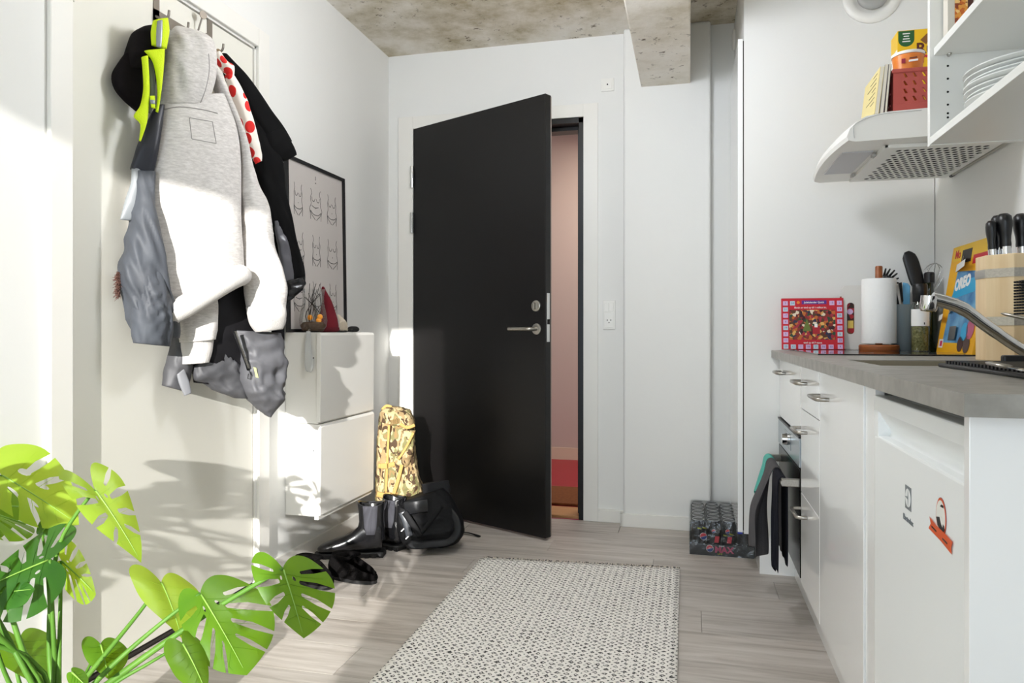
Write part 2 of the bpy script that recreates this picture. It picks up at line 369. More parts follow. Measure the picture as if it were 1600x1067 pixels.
for z in (.27, 1.93):
    MB().tube([(XL + .004, DY0 + .004, z - .05), (XL + .004, DY0 + .004, z + .05)], .007, 12).build('hinge', TRIM, d2, smooth=True, angle=40)
# entrance door
d1 = struct(thing('door_1', 'black entrance door standing ajar with steel lever handle', 'door', (-1.482, 3.725, 0)))
H0 = Vector((-1.478, 3.728, 0)); H1 = Vector((-.661, 3.322, 0)); ld = (H1 - H0).normalized(); ln = Vector((ld.y, -ld.x, 0)); LW = (H1 - H0).length
def dl(s, o, z): return H0 + ld * s + ln * o + Z * z         # along the leaf, out of its face, up
leafplane = Plane(H0.x, H0.y, ln.x, ln.y)
MB().obox(dl(LW / 2, -.0225, 1.056), ld * LW / 2, ln * .0225, Z * 1.045).build('leaf', BLACKDOOR, d1, bevel=.0025)
MB().obox(dl(LW - .001, -.0435, 1.056), ld * .0015, ln * .003, Z * 1.04).build('edge_seal', M('seal_grey', '#8d8078', .5), d1)
for v0, v1 in ((260, 293), (332, 364)):
    a, b = onY(643.5, v0, 3.715), onY(643.5, v1, 3.715)
    MB().tube([a, b], .0085, 12).build('hinge', CHROME, d1, smooth=True, angle=40)
a = onY(643.5, 780, 3.715); MB().tube([a, a + Z * .11], .0085, 12).build('hinge', CHROME, d1, smooth=True, angle=40)
ro = leafplane(839, 514); ro -= ln * 0
h = MB().lathe([(.026, 0), (.026, .006), (.022, .008)], ro, 28, ln).build('rosette', STEEL, d1, smooth=True, angle=40)
q = [ro, ro + ln * .03, ro + ln * .047 - ld * .008, ro + ln * .05 - ld * .025, ro + ln * .05 - ld * .135]
MB().tube(smoothline(q, 14), .0095, 12).build('lever_handle', STEEL, d1, smooth=True, angle=60)
lk = leafplane(838.5, 478)
cy = MB().lathe([(.026, 0), (.026, .008), (.023, .01)], lk, 28, ln).build('lock_rosette', STEEL, d1, smooth=True, angle=40)
MB().obox(lk + ln * .018, ld * .004, ln * .01, Z * .016).build('thumb_turn', STEEL, cy, bevel=.002)
ep = onY(857, 496, 3.33); pz = ep.z
lp = MB().obox(dl(LW + .0008, -.021, pz), ld * .0012, ln * .011, Z * .115).build('lock_plate', CHROME, d1, bevel=.001)
MB().obox(dl(LW + .003, -.021, pz - .02), ld * .002, ln * .006, Z * .012).build('latch', HOLE, lp)
MB().box(EX0, EX0 + .03, YB + .0, YB + .15, 0, EZ).box(EX1 - .03, EX1, YB, YB + .15, 0, EZ).box(EX0, EX1, YB, YB + .15, EZ - .03, EZ).box(EX1 - .045, EX1 - .03, YB + .07, YB + .15, 0, EZ).box(EX0, EX1, YB + .07, YB + .15, EZ - .05, EZ - .03).build('frame', BLACKDOOR, d1)
MB().box(EX0, EX1, YB + .01, YB + .2, 0, .018).build('threshold', M('oak_threshold', '#b07c4d', .45, var=((3, 60, 60), '#c69763')), d1, bevel=.004)
for nm, bx in (('a', (-1.572, EX0 + .004, 0, 2.168)), ('b', (EX1 - .004, -.466, 0, 2.168)), ('c', (EX0 + .004, EX1 - .004, EZ - .004, 2.168))):
    MB().box(bx[0], bx[1], YB - .013, YB + .0, bx[2], bx[3]).build('casing', TRIM, d1, bevel=.002)
# corridor beyond
PINK = M('pink_corridor_paint', '#c2ada0', .8)
struct(MB().box(-3, 1, 5.5, 5.6, 0, 2.55).build('wall_corridor', PINK), 'pale pink corridor wall seen past the open door', 'wall')
struct(MB().box(-3.1, -3, 3.96, 5.5, 0, 2.55).build('wall_corridor_left', PINK), 'pale pink corridor end wall', 'wall')
struct(MB().box(1, 1.1, 3.96, 5.5, 0, 2.55).build('wall_corridor_right', PINK), 'pale pink corridor side wall', 'wall')
struct(MB().box(-3, 1, 3.96, 5.5, -.1, 0).build('floor_corridor', M('red_linoleum', '#9c1526', .4)), 'red linoleum corridor floor', 'floor')
struct(MB().box(-3, 1, 3.96, 5.5, 2.5, 2.6).build('ceiling_corridor', M('corridor_ceiling', '#c6b0a6', .9, bump=((30, 30, 30), .6))), 'textured corridor ceiling', 'ceiling')
struct(MB().box(-3, 1, 5.485, 5.5, 0, .09).build('baseboard_corridor', M('corridor_skirting', '#d6bfa4', .5)), 'cream skirting along the corridor wall', 'skirting')
tag(MB().box(-1.45, -.52, 4.02, 4.46, .0005, .016).build('doormat', M('brown_coir', '#6b3a16', .95, var=((60, 60, 60), '#7d4a20')), bevel=.004), 'brown coir doormat on the red corridor floor', 'doormat')
cl = bpy.data.objects.new('corridor_lamp', bpy.data.lights.new('corridor_lamp', 'AREA')); COL.objects.link(cl)  # unseen warm lamp added to light the corridor
cl.data.size = .5; cl.data.energy = 16; cl.data.color = (1, .94, .86); cl.location = (-.3, 4.8, 2.47)
# switches
def plate(px, py, w, h, label, nm):
    c = onY(px, py, YB); t = thing(nm, label, 'switch', c)
    MB().box(c.x - w / 2, c.x + w / 2, YB - .009, YB, c.z - h / 2, c.z + h / 2).build('cover_plate', PLASTW, t, bevel=.002); return t, c
t, c = plate(952, 492, .062, .148, 'white light switch above a wall socket beside the entrance door', 'light_switch')
for s in (-1, 1): MB().box(c.x + s * .012 - .011, c.x + s * .012 + .011, YB - .013, YB - .006, c.z + .016, c.z + .064).build('rocker', PLASTW, t, bevel=.0015)
s_ = MB().box(c.x - .024, c.x + .024, YB - .012, YB - .006, c.z - .065, c.z + .009).build('socket', PLASTW, t, bevel=.0015)
MB().lathe([(.022, 0), (.022, .0008), (.0195, .0008)], (c.x, YB - .012, c.z - .033), 24, (0, -1, 0)).build('socket_ring', PLASTW, s_)
m = MB()
for dx, dz in ((-.009, .004), (.009, .004), (0, -.009)): m.lathe([(.003, 0), (.003, .0012)], (c.x + dx, YB - .0125, c.z - .031 + dz), 10, (0, -1, 0))
m.build('socket_hole', HOLE, s_)
t, c = plate(949.5, 133, .066, .066, 'square white wall outlet with one dark hole above the door casing', 'wall_outlet'); t['category'] = 'outlet'
MB().box(c.x - .023, c.x + .023, YB - .012, YB - .006, c.z - .023, c.z + .023).build('insert', PLASTW, t, bevel=.0015)
MB().lathe([(.004, 0), (.004, .001)], (c.x, YB - .0118, c.z), 12, (0, -1, 0)).build('hole', HOLE, t)
# opal globe pendant added out of view as fill light for the hall
GP = Vector((-.42, 2.15, 2.13)); GR = .11
pd = thing('added_fill_pendant', 'white opal globe pendant added out of view as fill light', 'lamp', (GP.x, GP.y, ZC))
MB().lathe([(GR * math.sin(math.pi * k / 16), -GR * math.cos(math.pi * k / 16)) for k in range(17)], GP, 32).build('globe', M('fill_globe_glow', '#f3f7ff', .4, emit=FILL_GLOW), pd, smooth=True)
MB().lathe([(.05, 0), (.05, -.02), (.01, -.025)], (GP.x, GP.y, ZC), 24).build('canopy', WHITE, pd, smooth=True, angle=40)
MB().tube([(GP.x, GP.y, ZC - .02), GP + Z * GR], .003, 8).build('cord', WHITE, pd)
# ================================================================== kitchen
KY = 3.075; XC = .211; XK = .346; XW = .316; ZW = .907
tc = thing('utility_closet', 'tall white built-in closet closing off the kitchen worktop', 'closet', (.5, 3.4, 0))
MB().box(XC, XR - .003, KY, YB - .001, .16, ZC - .001).build('body', WALL, tc)
MB().box(.272, XR - .003, KY + .008, YB - .02, 0, .16).build('plinth', GLOSSW, tc)
MB().box(XC - .024, XC - .004, KY + .002, YB - .08, .165, 2.175).build('door', GLOSSW, tc, bevel=.001)
MB().box(XC - .004, XC, KY + .012, YB - .09, .17, 2.17).build('door_gap', HOLE, tc)
MB().box(XC - .0245, XC - .006, KY + .001, KY + .012, .158, .165).build('protective_tab', M('blue_film', '#20309a', .4), tc)
c = onX(1148, 62, XC); t = thing('round_vent', 'small round white vent high on the closet front', 'vent', c)
MB().lathe([(.05, 0), (.05, .008), (.04, .012), (.02, .012)], c, 24, (-1, 0, 0)).build('cover', PLASTW, t, smooth=True, angle=40)
c = onY(1362, -6, KY); t = thing('exhaust_valve', 'round white ventilation valve with grey centre on the closet side', 'vent', c)
MB().lathe([(.107, 0), (.105, .006), (.09, .012), (.07, .01), (.066, .004), (.05, .003)], c, 40, (0, -1, 0)).build('ring', PLASTW, t, smooth=True)
MB().lathe([(.05, .005), (.058, .012), (.056, .022), (.04, .026)], c, 32, (0, -1, 0)).build('disc', M('valve_grey', '#a9a9a6', .5), t, smooth=True)
# worktop with sink opening
sx0, sx1, sy0, sy1 = .405, .79, 1.73, 2.08
y0w = .962; b = MB(); zt = ZW - .028
b.box(XW, XR, y0w, sy0, zt, ZW).box(XW, XR, sy1, KY - .001, zt, ZW).box(XW, sx0, sy0, sy1, zt, ZW).box(sx1, XR, sy0, sy1, zt, ZW)
wt = tag(b.build('worktop', LAMIN), 'long grey concrete-look worktop running along the kitchen', 'worktop')
SINK = M('beige_composite', '#918875', .35)
sk = thing('kitchen_sink', 'beige sink bowl sunk into the grey worktop', 'sink', ((sx0 + sx1) / 2, (sy0 + sy1) / 2, ZW - .17))
sx0 += .001; sx1 -= .001; sy0 += .001; sy1 -= .001; m = MB(); zb = ZW - .17; e = .006
m.box(sx0, sx1, sy0, sy1, zb, zb + e).box(sx0, sx0 + e, sy0, sy1, zb, ZW - .002).box(sx1 - e, sx1, sy0, sy1, zb, ZW - .002).box(sx0, sx1, sy0, sy0 + e, zb, ZW - .002).box(sx0, sx1, sy1 - e, sy1, zb, ZW - .002)
m.build('bowl', SINK, sk); MB().lathe([(.035, 0), (.03, .003), (.01, .002)], ((sx0 + sx1) / 2, (sy0 + sy1) / 2, zb + e), 20).build('drain', CHROME, sk)
fc = thing('kitchen_faucet', 'chrome mixer tap with long sloping spout over the sink', 'faucet', (.822, 1.915, ZW))
MB().lathe([(.03, 0), (.03, .01), (.024, .014), (.024, .09), (.022, .1), (.012, .105)], (.822, 1.915, ZW), 24).build('tap_body', CHROME, fc, smooth=True, angle=45)
p0, p1, p2, p3 = onY(1622, 561, 1.91), onY(1580, 536, 1.91), onY(1500, 480, 1.9), onY(1456, 466, 1.9)
MB().tube(smoothline([p0, p1, onY(1540, 508, 1.905), p2, p3], 26), [.013] * 10 + [.014] * 8 + [.0155] * 8, 14).build('spout', CHROME, fc, smooth=True, angle=60)
q = onY(1453, 468, 1.9); MB().lathe([(.019, 0), (.019, .03), (.016, .036)], q + Z * .008, 20, (-.12, 0, -1)).build('aerator', CHROME, fc, smooth=True, angle=45)
MB().tube([(.822, 1.915, ZW + .1), (.85, 1.915, ZW + .125), (.885, 1.915, ZW + .13)], [.012, .01, .007], 12).build('lever', CHROME, fc, smooth=True)
hb = thing('induction_hob', 'black glass hob set flush into the far worktop', 'hob', (.62, 2.75, ZW))
MB().box(.392, .885, 2.452, 3.035, ZW, ZW + .005).build('glass_plate', M('black_glass', '#050506', .03, coat=1), hb, bevel=.0015)
for px, py, r in ((.51, 2.6, .075), (.76, 2.6, .09), (.51, 2.88, .09), (.76, 2.88, .075)):
    MB().lathe([(r, 0), (r, .0003), (r - .002, .0003), (r - .002, 0)], (px, py, ZW + .0051), 40, cap=False).build('zone_ring', M('zone_grey', '#4a4a4c', .3), hb)
# cabinet fronts
def handle(yc, z, parent, w=.128, out=.03):
    r = .0055; q = [(XK - .001, yc + w / 2, z), (XK - out + .008, yc + w / 2, z), (XK - out, yc + w / 2 - .008, z), (XK - out, yc - w / 2 + .008, z), (XK - out + .008, yc - w / 2, z), (XK - .001, yc - w / 2, z)]
    return MB().tube(q, r, 10, up=(0, 0, 1)).build('handle', STEEL, parent, smooth=True, angle=60)
def unit(nm, lab, y0, y1, zb=.165, zt2=.878):
    t = thing(nm, lab, 'cabinet', (.6, (y0 + y1) / 2, 0)); (lambda a, b, c, d: MB().box(a, b, c, c + .016, zb, zt2).box(a, b, d - .016, d, zb, zt2).box(a, b, c + .016, d - .016, zb, zb + .016).box(b - .006, b, c + .016, d - .016, zb + .016, zt2).build('body', WHITE, t))(XK + .019, XR - .01, y0 + .001, y1 - .001); return t
def front(nm, t, y0, y1, z0, z1): return MB().box(XK, XK + .018, y0 + .0015, y1 - .0015, z0 + .0015, z1 - .0015).build(nm, GLOSSW, t, bevel=.001)
u1 = unit('oven_housing_cabinet', 'white cabinet with one drawer above the built-in oven', 2.49, 3.07, .645)
handle(2.93, .825, front('drawer', u1, 2.49, 3.07, .645, .872))
u2 = unit('drawer_cabinet', 'narrow white cabinet of three drawers beside the oven', 2.14, 2.488)
for z0, z1, zh in ((.735, .872, .822), (.465, .735, .672), (.17, .465, .412)): handle(2.42, zh, front('drawer', u2, 2.14, 2.488, z0, z1))
u3 = unit('sink_cabinet', 'white cabinet with one tall door below the sink', 1.618, 2.138)
handle(2.06, .806, front('door', u3, 1.618, 2.138, .17, .872))
tag(MB().box(XK + .004, XK + .02, 1.535, 1.616, .0, .872).build('filler_strip', GLOSSW), 'narrow white filler strip between fridge and sink cabinet', 'panel')
tag(MB().box(.405, .42, 1.62, 3.075, 0, .163).build('kitchen_plinth', GLOSSW), 'white plinth board under the kitchen cabinets', 'plinth')
tag(MB().box(XK - .012, XR - .01, 1.0, 1.018, 0, zt - .001).build('end_panel', GLOSSW, bevel=.001), 'white end panel closing the kitchen row beside the fridge', 'panel')
# oven
ov = thing('oven', 'black glass oven with steel control panel and towel bar', 'oven', (.6, 2.78, .18))
MB().box(XK + .02, XR - .03, 2.495, 3.065, .18, .64).build('body', BLACK, ov)
pn = MB().box(XK - .004, XK + .02, 2.493, 3.067, .54, .635).build('control_panel', M('oven_steel', '#a9b2b8', .22, 1), ov, bevel=.001)
MB().box(XK - .006, XK + .02, 2.493, 3.067, .635, .641).build('panel_trim', BLACKP, ov)
MB().box(XK - .0048, XK - .003, 2.70, 2.86, .562, .62).build('display', M('display_grey', '#7f8b92', .15, .5), pn)
MB().lathe([(.022, 0), (.02, .018), (.01, .02)], (XK - .004, 2.8, .59), 24, (-1, 0, 0)).build('knob', CHROME, pn, smooth=True, angle=40)
MB().box(XK - .002, XK + .02, 2.493, 3.067, .183, .534).build('door', M('oven_glass', '#060607', .18, spec=.15), ov, bevel=.001)
hbz = .487
hd = MB().tube([(XK - .05, 2.50, hbz), (XK - .05, 3.03, hbz)], .0095, 14).build('towel_bar', STEEL, ov, smooth=True, angle=40)
for yy in (2.515, 3.0): MB().box(XK - .056, XK, yy - .009, yy + .009, hbz - .013, hbz + .013).build('bar_bracket', STEEL, hd, bevel=.003)
# towels on the oven bar
def towel(nm, lab, y0, y1, zf, zk, mat, out, seed, amp=.006, fl_=.016):
    xb = XK - .05; top = hbz + .0135 + out; rows = []; n = 22
    prof = [(xb - .014 - out, zf)] + [(xb - .014 - out, zf + (hbz - zf) * k / 9) for k in range(1, 10)] + [(xb - .012 * math.cos(a) - out * math.cos(a), hbz + .013 * math.sin(a) + out * math.sin(a)) for a in (.4, .8, 1.2, 1.57, 1.9, 2.3, 2.7)] + [(xb + .014 + out * .6, hbz - (hbz - zk) * k / 6) for k in range(0, 7)]
    for x, z in prof:
        r = []; fall = max(0, min(1, (hbz - z) / .15))
        for j in range(n + 1):
            a = j / n; yy = y0 + (y1 - y0) * a; k = max(0, (hbz - z))
            d = noise.noise(Vector((a * 5 + seed, z * 2.5, seed))) * 2 * amp * fall
            back = x > xb
            xx = x + (d if back is False else d * .2) - (0 if back else fall * fl_ * (1 + .6 * math.sin(a * 9 + seed)))
            zz = z + (noise.noise(Vector((a * 3 + seed, 0, 5))) * .03 - .03 * a * (seed % 2 - .5) if z == zf else 0)
            r.append(Vector((min(xx, XK - .008), yy + .012 * fall * noise.noise(Vector((a * 2, z * 3, seed))), zz)))
        rows.append(r)
    return tag(MB().rings(rows, False, False).build(nm, mat, smooth=True, solid=.004, sub=1), lab, 'towel', 'towels over the oven bar')
towel('dish_towel', 'teal dish towel hung over the far end of the oven bar', 2.9, 2.985, .36, .4, M('teal_cotton', '#5cb3a6', .95, bump=((300, 300, 300), .3)), .004, 3, .006, .03)
towel('dish_towel', 'charcoal grey dish towel with fine stripes hung over the oven bar', 2.70, 2.895, .17, .2, M('charcoal_cotton', '#4c4a4c', .95, var=((2, 160, 2), '#575557'), bump=((300, 300, 300), .3)), .003, 8, .012, .04)
towel('dish_towel', 'navy black dish towel hung at the near end of the oven bar', 2.528, 2.69, .175, .2, M('navy_cotton', '#14161f', .95, spec=.2, bump=((300, 300, 300), .3)), .001, 13, .01, .002)
# fridge
FX = XK + .0; fy0, fy1 = 1.024, 1.53
fg = thing('undercounter_fridge', 'white undercounter fridge with recessed top grip and orange sticker', 'fridge', (.6, 1.28, 0))
FW = M('fridge_white', '#f1f3f3', .3)
MB().box(FX + .03, XR - .03, fy0, fy1, .02, .858).build('body', FW, fg, bevel=.003)
MB().box(FX, FX + .03, fy0 + .001, fy1 - .001, .828, .858).build('top_cap', FW, fg, bevel=.003)
dr = MB().box(FX, FX + .028, fy0 + .002, fy1 - .002, .1, .783).build('door', FW, fg, bevel=.004)
# scooped grip between cap and door
rs = []
for z, x in ((.828, .004), (.822, .006), (.812, .012), (.800, .02), (.792, .023), (.786, .022), (.783, .018)): rs.append([Vector((FX + x, fy0 + .03, z)), Vector((FX + x, fy1 - .03, z))])
MB().rings(rs, False, False).build('grip', FW, fg, smooth=True)
for a, b2 in ((fy0 + .001, fy0 + .03), (fy1 - .03, fy1 - .001)): MB().box(FX, FX + .028, a, b2, .78, .83).build('grip_end', FW, fg, bevel=.002)
MB().box(FX + .01, FX + .03, fy0 + .01, fy1 - .01, .02, .098).build('kick_plate', FW, fg)
GREYINK = M('grey_ink', '#7d8387', .35, .3); INK = M('black_ink', '#151515', .5)
lc = onX(1419, 778, FX - .0003)
lw, lh = .0165, .019
lo = MB().box(FX - .0006, FX, lc.y - lw, lc.y + lw, lc.z - lh, lc.z + lh).build('logo', GREYINK, dr)
m = MB().lathe([(.015, 0), (.015, .0003)], (FX - .0006, lc.y, lc.z), 24, (-1, 0, 0)); m.build('logo_disc', FW, lo)
m = MB().prism([(FX - .0009, lc.y + .0165, lc.z), (FX - .0009, lc.y, lc.z + .0025), (FX - .0009, lc.y - .003, lc.z + .017), (FX - .0009, lc.y - .003, lc.z - .017), (FX - .0009, lc.y, lc.z - .0025)], (-.0003, 0, 0)); m.build('logo_mark', GREYINK, lo)
text('lettering', 'Electrolux', .0135, (FX - .0005, lc.y, lc.z - .036), (0, -1, 0), (0, 0, 1), GREYINK, dr, bold=.0001)
ORG = M('orange_print', '#d9551b', .45)
st = thing('round_sticker', 'round portrait sticker with an orange ribbon on the fridge door', 'sticker', onX(1471, 820, FX - .001))
sc_ = onX(1471, 808, FX - .0002); ry, rz = .021, .027
def disc(nm, ry, rz, off, mat, par, n=32): return MB().prism([(FX - .0004 - off, sc_.y + ry * math.cos(2 * math.pi * k / n), sc_.z + rz * math.sin(2 * math.pi * k / n)) for k in range(n)], (-.0004, 0, 0)).build(nm, mat, par)
disc('rim', ry * 1.03, rz * 1.03, -.0002, M('plum_print', '#8c6470', .5), st); disc('orange_rim', ry, rz, .0001, ORG, st); disc('face', ry * .88, rz * .88, .0006, M('cream_print', '#e8e6df', .5), st)
def ppoly(nm, pts, off, mat): return MB().prism([onX(u, v, FX - .0012 - off) for u, v in pts], (-.0003, 0, 0)).build(nm, mat, st)
ppoly('suit', [(1463, 807), (1468, 807.5), (1472, 815), (1474, 820), (1475.5, 822), (1476, 829), (1474, 832), (1470, 830), (1465, 820)], 0, INK)
ppoly('shirt', [(1468.5, 808), (1471, 808), (1473.5, 816), (1472.5, 824), (1470.5, 818)], .0003, M('cream_print2', '#eceae4', .5))
ppoly('hair', [(1469, 791), (1471, 788), (1474, 790), (1475, 794.5), (1472, 793)], 0, INK)
ppoly('ribbon', [(1452.5, 807), (1462, 820), (1478, 835), (1488.5, 847), (1486, 856), (1487, 866), (1470, 845), (1451, 825), (1454.5, 818)], .0004, ORG)
for k, (u, v) in enumerate(((1459, 826), (1476, 845))): ppoly('ribbon_print', [(u - 3.5, v - 5), (u + 4, v + 3), (u + 4, v + 5.5), (u - 3.5, v - 2.5)], .0008, INK)
# range hood
HY0, HY1 = 2.30, 2.905; HZ0 = 1.54
hd_ = thing('range_hood', 'white slim range hood with perforated grease filter', 'range hood', (.7, 2.6, HZ0))
prof = [(.905, 1.548), (.47, HZ0), (.452, 1.545), (.447, 1.556), (.455, 1.578), (.475, 1.6), (.5, 1.613), (.56, 1.622), (.66, 1.625), (.905, 1.625)]
rs = []
for k in range(13):
    a = k / 12; yy = HY0 + (HY1 - HY0) * a; bow = .022 * (1 - (2 * a - 1) ** 2) + .0
    rs.append([Vector((x - bow * max(0, min(1, (.6 - x) / .12)), yy, z)) for x, z in prof])
MB().rings(rs).build('shell', PLASTW, hd_, smooth=True, angle=35, bevel=.0)
MB().box(.458, .548, 2.43, 2.74, HZ0 - .0035, HZ0 + .003).build('lamp_cover', M('hood_lamp_cover', '#c4c4c8', .4), hd_, bevel=.001)
fx0, fx1, gy0, gy1 = .565, .885, 2.37, 2.87
o = [(fx0, gy0), (fx1, gy0), (fx1, gy1), (fx0, gy1)]; hs = []
for i in range(12):
    for j in range(15):
        cx, cyy = fx0 + .05 + i * .0215 + (j % 2) * .0105, gy0 + .045 + j * .0295
        hs.append([(cx + .0085 * math.cos(k * math.pi / 4), cyy + .0115 * math.sin(k * math.pi / 4)) for k in range(8)])
vs, ts = fill(o, hs)
zz = HZ0 - .008
MB().add([(p.x, p.y, zz) for p in vs], ts).build('grease_filter', PLASTW, hd_, solid=.001)
MB().box(fx0 + .02, fx1 - .02, gy0 + .02, gy1 - .02, zz + .0012, zz + .0024).build('filter_core', M('filter_grey', '#1c1a17', .9), hd_)
m = MB(); m.box(fx0, fx1, gy0, gy0 + .012, zz, HZ0 + .003).box(fx0, fx1, gy1 - .012, gy1, zz, HZ0 + .003).box(fx0, fx0 + .012, gy0, gy1, zz, HZ0 + .003).box(fx1 - .012, fx1, gy0, gy1, zz, HZ0 + .005)
m.build('filter_rim', PLASTW, hd_, bevel=.002)
for yy in (2.47, 2.77): MB().box(.551, .562, yy - .012, yy + .012, HZ0 - .011, HZ0 - .001).build('filter_catch', M('catch_grey', '#b0aeaa', .4), hd_, bevel=.002)
MB().tube([(.9, 2.31, 1.537), (.9, 2.86, 1.537)], .005, 10).build('rear_rail', M('rail_grey', '#b9b7ad', .5), hd_, smooth=True, angle=40)
MB().tube([(.9, 2.848, 1.537), (.9, 2.868, 1.537)], .007, 10).build('rail_cap', BLACKP, hd_, smooth=True, angle=40)
q = [onY(u, v, HY0 - .0008) for u, v in ((1335, 216), (1333.5, 200), (1338, 193), (1355, 184.5), (1385, 177), (1440, 172))]
MB().tube(smoothline(q, 20), .0006, 5).build('panel_seam', M('seam_grey', '#9d9d9d', .5), hd_)
# wall shelf unit
SY1 = 1.948; SX0 = .56
su = thing('wall_shelf_unit', 'white open wall cupboard with drilled sides above the worktop', 'shelf unit', (.73, 1.4, 1.43))
MB().box(SX0, XR - .004, 1.93, SY1, 1.43, 2.25).build('side_panel', WHITE, su, bevel=.0008)
MB().box(SX0, XR - .004, .92, .938, 1.43, 2.25).build('side_panel', WHITE, su, bevel=.0008)
MB().box(SX0, XR - .004, .938, 1.93, 1.432, 1.45).build('bottom_board', WHITE, su, bevel=.0008)
MB().box(SX0, XR - .004, .938, 1.93, 2.232, 2.25).build('top_board', WHITE, su)
MB().box(XR - .004, XR - .001, .92, SY1, 1.43, 2.25).build('back_panel', WHITE, su)
sh = MB().box(SX0 + .008, XR - .006, .94, 1.928, 1.645, 1.663).build('shelf', WHITE, su, bevel=.0008)
for v in (8, 23, 43, 103, 123, 143.5, 163.5, 177, 183.5):
    p = onY(1481, v, 1.9298); MB().lathe([(.0026, 0), (.0026, .0006)], p + Y * .0, 10, (0, -1, 0)).build('peg_hole', HOLE, su)
p = onY(1482, 84, 1.928); MB().lathe([(.004, 0), (.004, .012), (.001, .013)], p - Z * .003, 10, (0, -1, 0)).build('shelf_pin', STEEL, sh)
# ================================================================== things on the worktop, hood and shelf
def lbl(o, l, c, g=None): return tag(o, l, c, g)
RED = M('red_card', '#c9162c', .5); LILAC = M('lilac_print', '#d9b7de', .5); PALEB = M('pale_blue_print', '#c2d8e4', .5); PURP = M('purple_print', '#5b2a8c', .5)
WHT = M('white_print', '#f2f0ec', .5); YEL = M('yellow_card', '#f0c21a', .45); GRN = M('green_print', '#1f5a2a', .5); ORA = M('orange_plastic', '#e8832a', .4)
scene_mat = picture_mat('busy_festive_picture', 95, [(0, '#3a1420'), (.16, '#8a2a24'), (.3, '#c26a2a'), (.45, '#5c3420'), (.58, '#e0b060'), (.68, '#2c4a34'), (.78, '#a8283a'), (.88, '#e8d8c0'), (.94, '#2a2a4a')])
def calendar(x0, x1, yy, z1, label, lean, full=True):
    t = thing('scratch_calendar', label, 'calendar', ((x0 + x1) / 2, yy, ZW + .0055))
    z0 = ZW + .0056; up = Vector((0, lean, 1)).normalized(); xd = Vector((1, 0, 0)); nn = xd.cross(up); w, h_ = x1 - x0, (z1 - z0)
    def pt(a, b, o=0): return Vector((x0 + a * w, yy, z0)) + up * (b * h_) + nn * o
    def rect(nm, a0, a1, b0, b1, o, mat, par=t): return MB().prism([pt(a0, b0, o), pt(a1, b0, o), pt(a1, b1, o), pt(a0, b1, o)], nn * .0003).build(nm, mat, par)
    MB().prism([pt(0, 0, -.012), pt(1, 0, -.012), pt(1, 1, -.012), pt(0, 1, -.012)], nn * .012).build('card', RED, t, bevel=.001)
    pic = rect('picture', .125, .865, .19, .77, 0, scene_mat)
    tree = MB().prism([pt(.34, .36, .0006), pt(.48, .36, .0006), pt(.41, .6, .0006)], nn * .0003).build('printed_tree', M('printed_green', '#6b7a34', .5), pic)
    rect('printed_coat', .5, .62, .3, .46, .0004, M('printed_red', '#b01f2c', .5), pic); rect('printed_beard', .53, .58, .43, .5, .0008, WHT, pic)
    n = 0; nums = [3, 21, 17, 8, 19, 5, 11, 23, 2, 14, 20, 9, 13, 6, 22, 4, 12, 1, 18, 7, 16, 10, 24, 15]
    spots = [(.03, .895 - k * .121) for k in range(8)] + [(.9, .895 - k * .121) for k in range(8)] + [(.15 + k * .121, .045) for k in range(6)] + [(.145, .895), (.78, .895)]
    for k, (a, b) in enumerate(spots):
        c = rect('number_tile', a - .005, a + .075, b - .035, b + .05, .0002, (LILAC, PALEB)[k % 3 == 1], t)
        text('number', str(nums[k]), .011, pt(a + .035, b + .008, .0007), xd, up, PURP, c, ext=.0001)
    bnd = rect('title_band', .33, .73, .88, .955, .0002, PURP); text('lettering', 'Julekalender Quick', .0095, pt(.53, .917, .0007), xd, up, WHT, bnd, ext=.0001, bold=.0002)
    text('lettering', 'Skrab og vind op til 1 million kr.', .0092, pt(.47, .815, .0004), xd, up, WHT, t, ext=.0001, bold=.0002)
    text('lettering', 'vind op til 7 gange', .0092, pt(.5, .13, .0004), xd, up, WHT, t, ext=.0001, bold=.0002)
    MB().lathe([(.006, 0), (.006, .0003)], pt(.275, .917, .0002), 16, nn).build('round_mark', ORA, t)
    return t
calendar(.35, .578, 3.018, 1.115, 'red scratch calendar with picture and numbered squares leaning by the hob', .10)
# second calendar seen only through the grip hole of the cutting board
t = thing('advent_card', 'dark red candle picture card behind the cutting board', 'card', (.66, 3.065, ZW + .0055))
MB().box(.57, .72, 3.058, 3.064, ZW + .0056, 1.12).build('card', picture_mat('candle_picture', 60, [(0, '#4a1a14'), (.3, '#7a4a20'), (.5, '#b01f2c'), (.75, '#3a2418')]), t)
q = onY(1329, 508, 3.0575); MB().box(q.x - .01, q.x + .01, 3.0565, 3.058, q.z - .012, q.z + .018).build('printed_candle', M('candle_yellow', '#e8c860', .5), t)
q = onY(1328, 487, 3.0575); MB().lathe([(.011, 0), (.011, .0015)], q, 16, (0, -1, 0)).build('printed_bow', LILAC, t)
